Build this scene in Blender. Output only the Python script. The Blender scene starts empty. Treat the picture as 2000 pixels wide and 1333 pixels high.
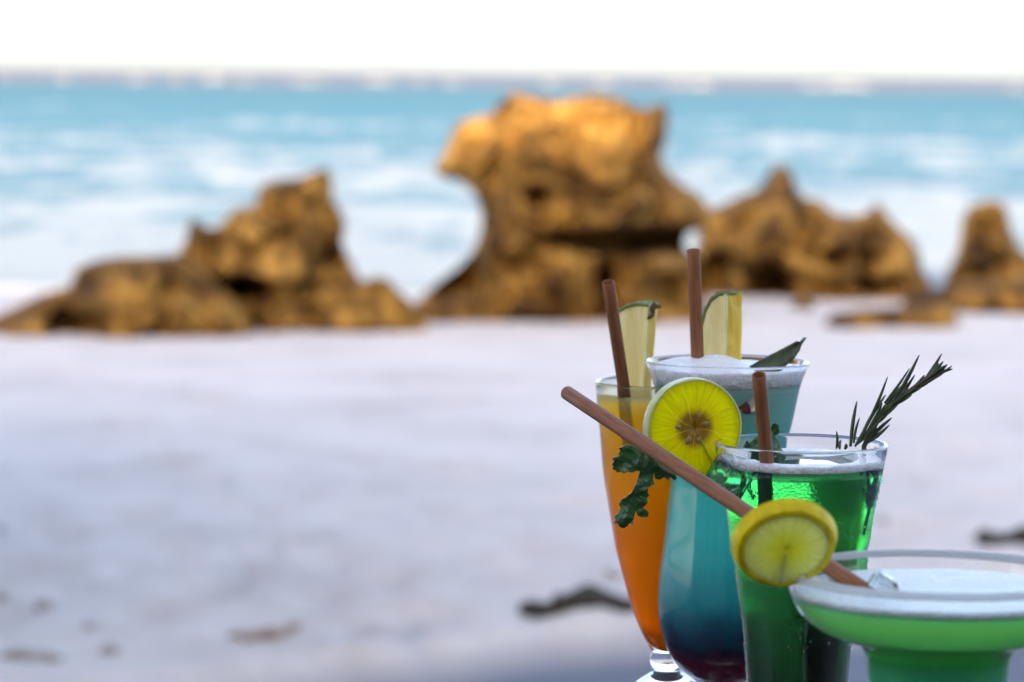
import bpy, bmesh, math, random
import numpy as np
from mathutils import Vector, Matrix, noise

random.seed(7)
S = bpy.context.scene
COL = S.collection
R = math.radians

# ------------------------------------------------------------------ camera
FPX = 6600.0                       # focal length in photo pixels (2000 wide)
CAM = Vector((0.0, 0.0, 1.10))
PITCH = math.atan((666.5 - 143.0) / FPX)
ROLL = R(0.57)
cam_d = bpy.data.cameras.new('camera')
cam = bpy.data.objects.new('camera', cam_d)
COL.objects.link(cam)
CM = Matrix.Translation(CAM) @ Matrix.Rotation(math.pi / 2 - PITCH, 4, 'X') @ Matrix.Rotation(ROLL, 4, 'Z')
cam.matrix_world = CM
cam_d.sensor_width = 36.0
cam_d.lens = 36.0 * FPX / 2000.0
cam_d.clip_start = 0.05
cam_d.clip_end = 20000
cam_d.dof.use_dof = True
cam_d.dof.focus_distance = 1.50
cam_d.dof.aperture_fstop = 12.4
cam_d.dof.aperture_blades = 0
S.camera = cam
CR = CM.to_3x3()

# ------------------------------------------------------------------ world, sun, exposure
SUN_EL, SUN_AZ = 22.0, 188.0       # azimuth measured clockwise from +Y (the view direction)
w = bpy.data.worlds.new('World')
S.world = w
w.use_nodes = True
nt = w.node_tree
nt.nodes.clear()
sky = nt.nodes.new('ShaderNodeTexSky')
sky.sky_type = 'NISHITA'
sky.sun_disc = False
sky.sun_elevation = R(SUN_EL)
sky.sun_rotation = R(SUN_AZ)
sky.air_density = 0.65
sky.dust_density = 2.0
sky.ozone_density = 1.0
bg = nt.nodes.new('ShaderNodeBackground')
bg.inputs['Strength'].default_value = 0.15
wo = nt.nodes.new('ShaderNodeOutputWorld')
nt.links.new(sky.outputs[0], bg.inputs[0])
nt.links.new(bg.outputs[0], wo.inputs[0])

sun_d = bpy.data.lights.new('sun', 'SUN')
sun_d.energy = 2.3
sun_d.angle = R(0.53)
sun_d.color = (1.0, 0.90, 0.74)
sun = bpy.data.objects.new('sun', sun_d)
COL.objects.link(sun)
sdir = Vector((math.sin(R(SUN_AZ)) * math.cos(R(SUN_EL)), math.cos(R(SUN_AZ)) * math.cos(R(SUN_EL)), math.sin(R(SUN_EL))))
sun.rotation_euler = sdir.to_track_quat('Z', 'Y').to_euler()
sun.location = sdir * 40

S.view_settings.view_transform = 'Standard'
S.view_settings.look = 'None'
S.view_settings.exposure = 2.32
S.view_settings.gamma = 1.0
S.view_settings.use_curve_mapping = False
S.view_settings.use_white_balance = True          # the camera is balanced for open shade
S.view_settings.white_balance_temperature = 7600
S.view_settings.white_balance_tint = 13
S.render.engine = 'CYCLES'
cy = S.cycles
cy.max_bounces = 24
cy.transmission_bounces = 20
cy.transparent_max_bounces = 16
cy.diffuse_bounces = 5
cy.glossy_bounces = 8
cy.caustics_reflective = True
cy.caustics_refractive = True
cy.sample_clamp_indirect = 8.0
cy.blur_glossy = 0.3
cy.use_denoising = True
cy.use_adaptive_sampling = True
cy.adaptive_threshold = 0.01


# ------------------------------------------------------------------ helpers
def W(px, py, D):
    """photo pixel -> world point on the vertical plane y = D"""
    d = CR @ Vector(((px - 1000.0) / FPX, (666.5 - py) / FPX, -1.0))
    return CAM + d * ((D - CAM.y) / d.y)


def G(px, py, z=0.0):
    """photo pixel -> world point on the level z"""
    d = CR @ Vector(((px - 1000.0) / FPX, (666.5 - py) / FPX, -1.0))
    return CAM + d * ((z - CAM.z) / d.z)


def tag(o, label=None, cat=None, group=None, kind=None):
    if label: o['label'] = label
    if cat: o['category'] = cat
    if group: o['group'] = group
    if kind: o['kind'] = kind
    return o


def mesh_obj(name, verts, faces, mat, parent=None, smooth=True):
    me = bpy.data.meshes.new(name)
    me.from_pydata([tuple(v) for v in verts], [], faces)
    me.validate()
    if smooth:
        me.polygons.foreach_set('use_smooth', [True] * len(me.polygons))
    if mat: me.materials.append(mat)
    me.update()
    o = bpy.data.objects.new(name, me)
    COL.objects.link(o)
    if parent:
        o.parent = parent
        o.matrix_parent_inverse = Matrix.Translation(parent.location).inverted() if parent.type == 'EMPTY' else Matrix()
    return o


def bm_obj(name, bm, mat, parent=None, smooth=True):
    me = bpy.data.meshes.new(name)
    bmesh.ops.recalc_face_normals(bm, faces=bm.faces)
    bm.to_mesh(me)
    bm.free()
    if smooth:
        me.polygons.foreach_set('use_smooth', [True] * len(me.polygons))
    if mat: me.materials.append(mat)
    o = bpy.data.objects.new(name, me)
    COL.objects.link(o)
    if parent:
        o.parent = parent
        o.matrix_parent_inverse = Matrix.Translation(parent.location).inverted() if parent.type == 'EMPTY' else Matrix()
    return o


def empty(name, loc, label, cat, group=None):
    o = bpy.data.objects.new(name, None)
    o.location = loc
    o.empty_display_size = 0.05
    COL.objects.link(o)
    return tag(o, label, cat, group)


def box(bm, x0, x1, y0, y1, z0, z1):
    vs = [bm.verts.new(p) for p in ((x0, y0, z0), (x1, y0, z0), (x1, y1, z0), (x0, y1, z0),
                                    (x0, y0, z1), (x1, y0, z1), (x1, y1, z1), (x0, y1, z1))]
    for f in ((0, 3, 2, 1), (4, 5, 6, 7), (0, 1, 5, 4), (1, 2, 6, 5), (2, 3, 7, 6), (3, 0, 4, 7)):
        bm.faces.new([vs[i] for i in f])


def fbm(v, oct=4, lac=2.1, gain=0.5):
    a, s, n = 1.0, 0.0, 0.0
    p = Vector(v)
    for _ in range(oct):
        s += a * noise.noise(p); n += a
        p = p * lac; a *= gain
    return s / n


# ------------------------------------------------------------------ materials
def new_mat(name):
    m = bpy.data.materials.new(name)
    m.use_nodes = True
    n = m.node_tree
    n.nodes.clear()
    out = n.nodes.new('ShaderNodeOutputMaterial')
    return m, n, out


def nd(n, typ, **kw):
    x = n.nodes.new(typ)
    for k, v in kw.items():
        if k.startswith('i_'):
            key = k[2:].replace('_', ' ')
            x.inputs[key].default_value = v
        else:
            setattr(x, k, v)
    return x


def col4(c): return (c[0], c[1], c[2], 1.0)


def ramp(n, fac, stops, interp='LINEAR'):
    r = n.nodes.new('ShaderNodeValToRGB')
    r.color_ramp.interpolation = interp
    els = r.color_ramp.elements
    while len(els) > 1: els.remove(els[-1])
    els[0].position = stops[0][0]; els[0].color = col4(stops[0][1])
    for p, c in stops[1:]:
        e = els.new(p); e.color = col4(c)
    if fac is not None: n.links.new(fac, r.inputs[0])
    return r


def noise_tex(n, scale, detail=4, rough=0.55, vec=None, dist=0.0):
    t = nd(n, 'ShaderNodeTexNoise')
    t.inputs['Scale'].default_value = scale
    t.inputs['Detail'].default_value = detail
    t.inputs['Roughness'].default_value = rough
    t.inputs['Distortion'].default_value = dist
    if vec is not None: n.links.new(vec, t.inputs['Vector'])
    return t


def obj_coord(n, scale=(1, 1, 1), loc=(0, 0, 0)):
    tc = n.nodes.new('ShaderNodeTexCoord')
    mp = n.nodes.new('ShaderNodeMapping')
    mp.inputs['Scale'].default_value = scale
    mp.inputs['Location'].default_value = loc
    n.links.new(tc.outputs['Object'], mp.inputs['Vector'])
    return mp.outputs[0]


def bump(n, height, strength, dist=0.01):
    b = n.nodes.new('ShaderNodeBump')
    b.inputs['Strength'].default_value = strength
    b.inputs['Distance'].default_value = dist
    n.links.new(height, b.inputs['Height'])
    return b.outputs[0]


def principled(n, out, **kw):
    p = n.nodes.new('ShaderNodeBsdfPrincipled')
    for k, v in kw.items():
        p.inputs[k].default_value = v
    n.links.new(p.outputs[0], out.inputs['Surface'])
    return p


def simple(name, c1, c2, scale, rough=0.5, bstr=0.2, bdist=0.001, sss=0.0, ssr=0.005, spec=0.5, vecscale=(1, 1, 1), bscale=None):
    m, n, out = new_mat(name)
    v = obj_coord(n, vecscale)
    t = noise_tex(n, scale, 5, 0.6, v)
    r = ramp(n, t.outputs[0], [(0.3, c1), (0.7, c2)])
    p = principled(n, out, Roughness=rough)
    p.inputs['Specular IOR Level'].default_value = spec
    if sss:
        p.inputs['Subsurface Weight'].default_value = sss
        p.inputs['Subsurface Radius'].default_value = (1, 1, 1)
        p.inputs['Subsurface Scale'].default_value = ssr
    n.links.new(r.outputs[0], p.inputs['Base Color'])
    if bstr:
        t2 = noise_tex(n, bscale or scale * 3, 4, 0.6, v)
        n.links.new(bump(n, t2.outputs[0], bstr, bdist), p.inputs['Normal'])
    return m


def mat_sand():
    m, n, out = new_mat('pale_sand')
    v = obj_coord(n)
    a = noise_tex(n, 1.6, 6, 0.66, v)
    b = noise_tex(n, 60, 3, 0.7, v)
    r = ramp(n, a.outputs[0], [(0.28, (0.55, 0.505, 0.465)), (0.5, (0.70, 0.645, 0.60)), (0.72, (0.77, 0.715, 0.665))])
    r2 = ramp(n, b.outputs[0], [(0.35, (0.82, 0.80, 0.78)), (0.6, (1, 1, 1))])
    mx = nd(n, 'ShaderNodeMix', data_type='RGBA', blend_type='MULTIPLY')
    mx.inputs[0].default_value = 0.7
    n.links.new(r.outputs[0], mx.inputs[6]); n.links.new(r2.outputs[0], mx.inputs[7])
    # sand darkened: damp by the water, shade put into colour on the near bank
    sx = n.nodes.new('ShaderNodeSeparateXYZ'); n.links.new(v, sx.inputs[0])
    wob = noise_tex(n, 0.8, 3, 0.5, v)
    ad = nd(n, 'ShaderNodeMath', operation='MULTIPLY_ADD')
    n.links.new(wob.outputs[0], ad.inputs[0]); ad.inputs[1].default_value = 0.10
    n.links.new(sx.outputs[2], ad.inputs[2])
    wet_shade = nd(n, 'ShaderNodeMapRange')
    n.links.new(ad.outputs[0], wet_shade.inputs[0])
    wet_shade.inputs[1].default_value = -0.05; wet_shade.inputs[2].default_value = 0.02
    wet_shade.inputs[3].default_value = 1.0; wet_shade.inputs[4].default_value = 0.0
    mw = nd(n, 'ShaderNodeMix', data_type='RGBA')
    n.links.new(wet_shade.outputs[0], mw.inputs[0])
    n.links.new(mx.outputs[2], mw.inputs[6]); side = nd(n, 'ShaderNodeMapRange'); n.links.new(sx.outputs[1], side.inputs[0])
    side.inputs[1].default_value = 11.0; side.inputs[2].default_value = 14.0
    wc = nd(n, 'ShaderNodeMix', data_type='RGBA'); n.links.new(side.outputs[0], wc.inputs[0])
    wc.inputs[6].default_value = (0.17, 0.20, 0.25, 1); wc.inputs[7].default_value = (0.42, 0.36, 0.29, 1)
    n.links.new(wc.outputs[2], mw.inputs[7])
    p = principled(n, out, Roughness=0.95)
    p.inputs['Specular IOR Level'].default_value = 0.1
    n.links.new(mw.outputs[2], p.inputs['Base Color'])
    c = noise_tex(n, 14, 6, 0.65, v)
    n.links.new(bump(n, c.outputs[0], 0.5, 0.02), p.inputs['Normal'])
    return m


def mat_sea():
    m, n, out = new_mat('sea_water')
    v = obj_coord(n)
    sx = n.nodes.new('ShaderNodeSeparateXYZ'); n.links.new(v, sx.inputs[0])
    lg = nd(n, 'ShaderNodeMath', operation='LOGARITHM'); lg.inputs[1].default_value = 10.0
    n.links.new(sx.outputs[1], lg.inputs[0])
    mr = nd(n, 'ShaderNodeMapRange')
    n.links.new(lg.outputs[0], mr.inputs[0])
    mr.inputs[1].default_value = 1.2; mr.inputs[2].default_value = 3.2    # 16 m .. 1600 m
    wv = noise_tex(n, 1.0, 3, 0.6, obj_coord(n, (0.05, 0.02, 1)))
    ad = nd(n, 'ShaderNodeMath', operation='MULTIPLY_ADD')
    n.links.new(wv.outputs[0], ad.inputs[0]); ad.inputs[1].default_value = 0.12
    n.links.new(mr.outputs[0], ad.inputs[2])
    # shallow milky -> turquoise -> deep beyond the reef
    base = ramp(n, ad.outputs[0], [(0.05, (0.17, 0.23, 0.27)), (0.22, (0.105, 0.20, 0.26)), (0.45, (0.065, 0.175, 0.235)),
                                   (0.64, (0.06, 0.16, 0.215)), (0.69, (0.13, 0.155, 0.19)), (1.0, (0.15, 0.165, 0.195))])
    # foam streaks, long in x, denser inshore
    f1 = noise_tex(n, 1.0, 6, 0.68, obj_coord(n, (1.0, 0.45, 1)), 0.6)
    f2 = noise_tex(n, 1.0, 4, 0.6, obj_coord(n, (0.10, 0.09, 1)))
    fs = nd(n, 'ShaderNodeMath', operation='MULTIPLY_ADD')
    n.links.new(f2.outputs[0], fs.inputs[0]); fs.inputs[1].default_value = 0.7
    n.links.new(f1.outputs[0], fs.inputs[2])
    dn = nd(n, 'ShaderNodeMapRange')
    n.links.new(mr.outputs[0], dn.inputs[0])
    dn.inputs[1].default_value = 0.02; dn.inputs[2].default_value = 0.55
    dn.inputs[3].default_value = 0.24; dn.inputs[4].default_value = -0.14
    f3 = nd(n, 'ShaderNodeMath', operation='ADD')
    n.links.new(fs.outputs[0], f3.inputs[0]); n.links.new(dn.outputs[0], f3.inputs[1])
    fr = ramp(n, f3.outputs[0], [(0.92, (0, 0, 0)), (1.40, (1, 1, 1))])
    mx = nd(n, 'ShaderNodeMix', data_type='RGBA')
    n.links.new(fr.outputs[0], mx.inputs[0])
    n.links.new(base.outputs[0], mx.inputs[6]); mx.inputs[7].default_value = (0.27, 0.32, 0.355, 1)
    df = nd(n, 'ShaderNodeBsdfDiffuse')
    gl = nd(n, 'ShaderNodeBsdfGlossy'); gl.inputs['Roughness'].default_value = 0.25
    ms = nd(n, 'ShaderNodeMixShader'); ms.inputs[0].default_value = 0.045
    n.links.new(df.outputs[0], ms.inputs[1]); n.links.new(gl.outputs[0], ms.inputs[2])
    n.links.new(ms.outputs[0], out.inputs['Surface'])
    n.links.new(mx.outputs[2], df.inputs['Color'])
    b1 = noise_tex(n, 1.0, 6, 0.62, obj_coord(n, (1.2, 2.2, 1)))
    nb = bump(n, b1.outputs[0], 0.8, 0.25)
    n.links.new(nb, df.inputs['Normal']); n.links.new(nb, gl.inputs['Normal'])
    return m


def mat_rock():
    m, n, out = new_mat('coral_rock')
    v = obj_coord(n)
    a = noise_tex(n, 3.6, 6, 0.64, v, 0.5)
    r = ramp(n, a.outputs[0], [(0.32, (0.030, 0.014, 0.006)), (0.42, (0.13, 0.062, 0.015)), (0.51, (0.30, 0.148, 0.030)), (0.66, (0.60, 0.32, 0.070))])
    b = noise_tex(n, 9, 5, 0.7, v)
    r2 = ramp(n, b.outputs[0], [(0.37, (0.11, 0.09, 0.08)), (0.56, (1, 1, 1))])
    mx = nd(n, 'ShaderNodeMix', data_type='RGBA', blend_type='MULTIPLY')
    mx.inputs[0].default_value = 0.75
    n.links.new(r.outputs[0], mx.inputs[6]); n.links.new(r2.outputs[0], mx.inputs[7])
    p = principled(n, out, Roughness=0.9)
    p.inputs['Specular IOR Level'].default_value = 0.2
    n.links.new(mx.outputs[2], p.inputs['Base Color'])
    vo = nd(n, 'ShaderNodeTexVoronoi'); vo.inputs['Scale'].default_value = 16
    n.links.new(v, vo.inputs['Vector'])
    bb = nd(n, 'ShaderNodeMath', operation='ADD')
    n.links.new(vo.outputs[0], bb.inputs[0]); n.links.new(b.outputs[0], bb.inputs[1])
    n.links.new(bump(n, bb.outputs[0], 0.9, 0.04), p.inputs['Normal'])
    return m


def mat_glass(name='clear_glass', bumpy=False, tint=(1, 1, 1), rough=0.0):
    m, n, out = new_mat(name)
    p = principled(n, out, Roughness=rough)
    p.inputs['Base Color'].default_value = col4(tint)
    p.inputs['Transmission Weight'].default_value = 1.0
    p.inputs['IOR'].default_value = 1.38
    if bumpy:
        v = obj_coord(n)
        vo = nd(n, 'ShaderNodeTexVoronoi'); vo.inputs['Scale'].default_value = 900
        n.links.new(v, vo.inputs['Vector'])
        t = noise_tex(n, 260, 3, 0.6, v)
        a = nd(n, 'ShaderNodeMath', operation='ADD')
        n.links.new(vo.outputs[0], a.inputs[0]); n.links.new(t.outputs[0], a.inputs[1])
        g = n.nodes.new('ShaderNodeNewGeometry')
        sx = n.nodes.new('ShaderNodeSeparateXYZ'); n.links.new(g.outputs['Position'], sx.inputs[0])
        mr = nd(n, 'ShaderNodeMapRange'); n.links.new(sx.outputs[2], mr.inputs[0])
        mr.inputs[1].default_value = CAM.z - 0.178; mr.inputs[2].default_value = CAM.z - 0.168
        mr.inputs[3].default_value = 0.10; mr.inputs[4].default_value = 0.0
        b_ = n.nodes.new('ShaderNodeBump'); b_.inputs['Distance'].default_value = 0.0005
        n.links.new(mr.outputs[0], b_.inputs['Strength']); n.links.new(a.outputs[0], b_.inputs['Height'])
        n.links.new(b_.outputs[0], p.inputs['Normal'])
    return m


def mat_layered(name, z0, z1, stops, sss=1.0, scale=0.02, rough=0.15, spec=0.3, mott=0.0, clear=0.0):
    """a cloudy drink whose colour changes from its bottom (z0) to its top (z1)"""
    m, n, out = new_mat(name)
    g = n.nodes.new('ShaderNodeNewGeometry')
    sx = n.nodes.new('ShaderNodeSeparateXYZ'); n.links.new(g.outputs['Position'], sx.inputs[0])
    mr = nd(n, 'ShaderNodeMapRange'); n.links.new(sx.outputs[2], mr.inputs[0])
    mr.inputs[1].default_value = z0; mr.inputs[2].default_value = z1
    t = noise_tex(n, 55, 4, 0.6, g.outputs['Position'])
    ad = nd(n, 'ShaderNodeMath', operation='MULTIPLY_ADD')
    n.links.new(t.outputs[0], ad.inputs[0]); ad.inputs[1].default_value = 0.05 + mott
    n.links.new(mr.outputs[0], ad.inputs[2])
    sb = nd(n, 'ShaderNodeMath', operation='SUBTRACT'); sb.inputs[1].default_value = 0.025 + mott / 2
    n.links.new(ad.outputs[0], sb.inputs[0])
    r = ramp(n, sb.outputs[0], stops)
    p = principled(n, out, Roughness=rough)
    p.inputs['Specular IOR Level'].default_value = spec
    p.inputs['Subsurface Weight'].default_value = sss
    p.inputs['Subsurface Radius'].default_value = (1, 1, 1)
    p.inputs['Subsurface Scale'].default_value = scale
    n.links.new(r.outputs[0], p.inputs['Base Color'])
    if clear:                               # the share of light that passes, blurred, straight through
        q = n.nodes.new('ShaderNodeBsdfRefraction')
        q.inputs['Roughness'].default_value = 0.45; q.inputs['IOR'].default_value = 1.15
        sq = nd(n, 'ShaderNodeGamma'); sq.inputs[1].default_value = 0.75
        n.links.new(r.outputs[0], sq.inputs[0]); n.links.new(sq.outputs[0], q.inputs['Color'])
        ms = nd(n, 'ShaderNodeMixShader'); ms.inputs[0].default_value = clear
        n.links.new(p.outputs[0], ms.inputs[1]); n.links.new(q.outputs[0], ms.inputs[2])
        n.links.new(ms.outputs[0], out.inputs['Surface'])
    return m


def mat_clear_liquid(name, colour, density, z0, z1, stops):
    m, n, out = new_mat(name)
    p = principled(n, out, Roughness=0.02)
    g = n.nodes.new('ShaderNodeNewGeometry')
    sx = n.nodes.new('ShaderNodeSeparateXYZ'); n.links.new(g.outputs['Position'], sx.inputs[0])
    mr = nd(n, 'ShaderNodeMapRange'); n.links.new(sx.outputs[2], mr.inputs[0])
    mr.inputs[1].default_value = z0; mr.inputs[2].default_value = z1
    n.links.new(ramp(n, mr.outputs[0], stops).outputs[0], p.inputs['Base Color'])
    p.inputs['Transmission Weight'].default_value = 1.0
    p.inputs['IOR'].default_value = 1.34
    va = nd(n, 'ShaderNodeVolumeAbsorption')
    va.inputs['Color'].default_value = col4(colour)
    va.inputs['Density'].default_value = density
    n.links.new(va.outputs[0], out.inputs['Volume'])
    return m


def mat_foam(name, c=(0.86, 0.87, 0.86)):
    m, n, out = new_mat(name)
    v = obj_coord(n)
    p = principled(n, out, Roughness=0.35)
    p.inputs['Base Color'].default_value = col4(c)
    p.inputs['Subsurface Weight'].default_value = 0.8
    p.inputs['Subsurface Radius'].default_value = (1, 1, 1)
    p.inputs['Subsurface Scale'].default_value = 0.004
    vo = nd(n, 'ShaderNodeTexVoronoi'); vo.inputs['Scale'].default_value = 700
    n.links.new(v, vo.inputs['Vector'])
    v2 = nd(n, 'ShaderNodeTexVoronoi'); v2.inputs['Scale'].default_value = 260
    n.links.new(v, v2.inputs['Vector'])
    ad = nd(n, 'ShaderNodeMath', operation='MULTIPLY_ADD'); ad.inputs[1].default_value = 1.6
    n.links.new(v2.outputs[0], ad.inputs[0]); n.links.new(vo.outputs[0], ad.inputs[2])
    n.links.new(bump(n, ad.outputs[0], 0.8, 0.0010), p.inputs['Normal'])
    return m


def mat_citrus(name, c_out, c_mid, c_core, radius, nseg, core=0.25):
    """flesh of a slice, local z = slice normal: radial pulp streaks, membranes, a browner core"""
    m, n, out = new_mat(name)
    tc = n.nodes.new('ShaderNodeTexCoord')
    sx = n.nodes.new('ShaderNodeSeparateXYZ'); n.links.new(tc.outputs['Object'], sx.inputs[0])
    at = nd(n, 'ShaderNodeMath', operation='ARCTAN2')
    n.links.new(sx.outputs[1], at.inputs[0]); n.links.new(sx.outputs[0], at.inputs[1])
    ln = nd(n, 'ShaderNodeVectorMath', operation='LENGTH')
    cb = n.nodes.new('ShaderNodeCombineXYZ')
    n.links.new(sx.outputs[0], cb.inputs[0]); n.links.new(sx.outputs[1], cb.inputs[1])
    n.links.new(cb.outputs[0], ln.inputs[0])
    rr = nd(n, 'ShaderNodeMath', operation='DIVIDE'); rr.inputs[1].default_value = radius
    n.links.new(ln.outputs['Value'], rr.inputs[0])
    # pulp streaks
    pc = n.nodes.new('ShaderNodeCombineXYZ')
    am = nd(n, 'ShaderNodeMath', operation='MULTIPLY'); am.inputs[1].default_value = 7.0
    n.links.new(at.outputs[0], am.inputs[0])
    n.links.new(am.outputs[0], pc.inputs[0]); n.links.new(rr.outputs[0], pc.inputs[1])
    st = noise_tex(n, 2.0, 4, 0.6, pc.outputs[0])
    wob = noise_tex(n, 180, 3, 0.5, tc.outputs['Object'])
    ra = nd(n, 'ShaderNodeMath', operation='MULTIPLY_ADD')
    n.links.new(wob.outputs[0], ra.inputs[0]); ra.inputs[1].default_value = 0.16
    n.links.new(rr.outputs[0], ra.inputs[2])
    r = ramp(n, ra.outputs[0], [(0.08, c_core), (core + 0.12, c_core), (core + 0.30, c_mid), (0.80, c_out), (1.0, c_out)])
    sr = ramp(n, st.outputs[0], [(0.30, (0.74, 0.74, 0.66)), (0.62, (1.05, 1.05, 1.0))])
    mx = nd(n, 'ShaderNodeMix', data_type='RGBA', blend_type='MULTIPLY'); mx.inputs[0].default_value = 0.8
    n.links.new(r.outputs[0], mx.inputs[6]); n.links.new(sr.outputs[0], mx.inputs[7])
    # membranes
    wa = noise_tex(n, 55, 2, 0.5, tc.outputs['Object'])
    wm = nd(n, 'ShaderNodeMath', operation='MULTIPLY_ADD'); wm.inputs[1].default_value = 1.1
    n.links.new(wa.outputs[0], wm.inputs[0]); n.links.new(at.outputs[0], wm.inputs[2])
    sm = nd(n, 'ShaderNodeMath', operation='MULTIPLY'); sm.inputs[1].default_value = nseg / 2.0
    n.links.new(wm.outputs[0], sm.inputs[0])
    co = nd(n, 'ShaderNodeMath', operation='COSINE'); n.links.new(sm.outputs[0], co.inputs[0])
    ab = nd(n, 'ShaderNodeMath', operation='ABSOLUTE'); n.links.new(co.outputs[0], ab.inputs[0])
    mr = nd(n, 'ShaderNodeMapRange'); n.links.new(ab.outputs[0], mr.inputs[0])
    mr.inputs[1].default_value = 0.0; mr.inputs[2].default_value = 0.16
    mr.inputs[3].default_value = 0.45; mr.inputs[4].default_value = 0.0
    m2 = nd(n, 'ShaderNodeMix', data_type='RGBA')
    n.links.new(mr.outputs[0], m2.inputs[0]); n.links.new(mx.outputs[2], m2.inputs[6])
    m2.inputs[7].default_value = col4([min(1, c * 1.25 + 0.03) for c in c_out])
    p = principled(n, out, Roughness=0.3)
    p.inputs['Specular IOR Level'].default_value = 0.2
    p.inputs['Subsurface Weight'].default_value = 0.85
    p.inputs['Subsurface Radius'].default_value = (1.0, 1.0, 0.5)
    p.inputs['Subsurface Scale'].default_value = 0.009
    n.links.new(m2.outputs[2], p.inputs['Base Color'])
    n.links.new(bump(n, st.outputs[0], 0.35, 0.0008), p.inputs['Normal'])
    return m


def mat_straw():
    m, n, out = new_mat('brown_straw')
    v = obj_coord(n, (1, 1, 0.08))
    t = noise_tex(n, 900, 3, 0.6, v)
    r = ramp(n, t.outputs[0], [(0.3, (0.17, 0.062, 0.026)), (0.7, (0.31, 0.118, 0.052))])
    p = principled(n, out, Roughness=0.55)
    p.inputs['Specular IOR Level'].default_value = 0.22
    n.links.new(r.outputs[0], p.inputs['Base Color'])
    n.links.new(bump(n, t.outputs[0], 0.25, 0.0003), p.inputs['Normal'])
    return m


M = {}
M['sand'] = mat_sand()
M['sea'] = mat_sea()
M['rock'] = mat_rock()
M['foamwhite'] = simple('breaking_foam', (0.14, 0.14, 0.145), (0.20, 0.20, 0.205), 1.0, 0.8, 0.0)
M['weed'] = simple('dry_seaweed', (0.012, 0.010, 0.006), (0.06, 0.045, 0.025), 40, 0.8, 0.5, 0.01)
M['wood_litter'] = simple('driftwood', (0.30, 0.21, 0.17), (0.46, 0.36, 0.30), 30, 0.85, 0.5, 0.01)
M['pebble'] = simple('beach_stone', (0.30, 0.27, 0.24), (0.46, 0.42, 0.38), 25, 0.85, 0.5, 0.005)
M['table'] = simple('dark_table_wood', (0.018, 0.010, 0.006), (0.06, 0.034, 0.02), 12, 0.35, 0.2, 0.002, vecscale=(1, 8, 8))
M['plaster'] = simple('building_plaster', (0.34, 0.31, 0.27), (0.40, 0.37, 0.33), 2, 0.9, 0.2, 0.01)
M['thatch'] = simple('dry_thatch', (0.10, 0.075, 0.045), (0.2, 0.16, 0.1), 6, 0.95, 0.5, 0.05, vecscale=(6, 1, 1))
M['darkglass'] = simple('window_pane', (0.02, 0.025, 0.03), (0.03, 0.035, 0.04), 1, 0.08, 0.0)
M['timber'] = simple('building_timber', (0.08, 0.05, 0.03), (0.14, 0.09, 0.05), 4, 0.7, 0.2, 0.005, vecscale=(1, 1, 0.2))
M['glass'] = mat_glass()
M['glass_wet'] = mat_glass('dewy_glass', True)
M['water_drop'] = mat_glass('water_drop', False)
def mat_frost():
    m, n, out = new_mat('frosted_rim')
    tr = nd(n, 'ShaderNodeBsdfTranslucent'); tr.inputs['Color'].default_value = (0.9, 0.92, 0.92, 1)
    df = nd(n, 'ShaderNodeBsdfDiffuse'); df.inputs['Color'].default_value = (0.86, 0.88, 0.88, 1)
    rf = nd(n, 'ShaderNodeBsdfTransparent')
    a = nd(n, 'ShaderNodeMixShader'); b = nd(n, 'ShaderNodeMixShader')
    a.inputs[0].default_value = 0.4; b.inputs[0].default_value = 0.62
    n.links.new(tr.outputs[0], a.inputs[1]); n.links.new(df.outputs[0], a.inputs[2])
    n.links.new(a.outputs[0], b.inputs[1]); n.links.new(rf.outputs[0], b.inputs[2])
    n.links.new(b.outputs[0], out.inputs['Surface'])
    return m


M['frost'] = mat_frost()
M['straw'] = mat_straw()
M['froth'] = mat_foam('white_froth')
M['thin_froth'] = mat_foam('thin_froth', (0.66, 0.74, 0.70))
M['rind_lime'] = simple('lime_rind', (0.42, 0.46, 0.16), (0.62, 0.64, 0.36), 120, 0.35, 0.3, 0.0006, 0.4, 0.002, bscale=700)
M['rind_lemon'] = simple('lemon_rind', (0.42, 0.30, 0.004), (0.84, 0.66, 0.006), 110, 0.45, 0.5, 0.0010, 0.3, 0.002, spec=0.2, bscale=600)
M['pith'] = simple('citrus_pith', (0.56, 0.56, 0.10), (0.66, 0.66, 0.22), 80, 0.6, 0.2, 0.0005, 0.6, 0.003)
M['lime_flesh'] = mat_citrus('lime_flesh', (0.80, 0.76, 0.004), (0.76, 0.66, 0.004), (0.28, 0.14, 0.012), 0.0205, 9, 0.26)
M['lemon_flesh'] = mat_citrus('lemon_flesh', (0.95, 0.93, 0.24), (0.94, 0.90, 0.07), (0.92, 0.84, 0.03), 0.0160, 7, 0.10)
M['seed'] = simple('citrus_seed', (0.20, 0.12, 0.03), (0.32, 0.21, 0.06), 200, 0.4, 0.1, 0.0003, 0.3, 0.001)
M['pine_pale'] = simple('pineapple_pale_flesh', (0.72, 0.56, 0.18), (0.94, 0.82, 0.42), 45, 0.35, 0.5, 0.001, 0.6, 0.004, vecscale=(5, 1, 0.5))
M['pine_yellow'] = simple('pineapple_yellow_flesh', (0.66, 0.40, 0.02), (0.78, 0.54, 0.07), 60, 0.3, 0.4, 0.001, 0.6, 0.004, vecscale=(3, 3, 0.6))
M['pine_rind'] = simple('pineapple_rind', (0.05, 0.10, 0.012), (0.20, 0.28, 0.05), 160, 0.5, 0.6, 0.001)
M['pine_eye'] = simple('pineapple_eye', (0.03, 0.014, 0.006), (0.12, 0.06, 0.02), 200, 0.7, 0.5, 0.001)
M['herb'] = simple('herb_leaf', (0.010, 0.050, 0.014), (0.035, 0.13, 0.03), 130, 0.28, 0.6, 0.0008, 0.3, 0.001)
M['herb_stem'] = simple('herb_stem', (0.03, 0.09, 0.02), (0.06, 0.14, 0.03), 80, 0.4, 0.2, 0.0003)
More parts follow.
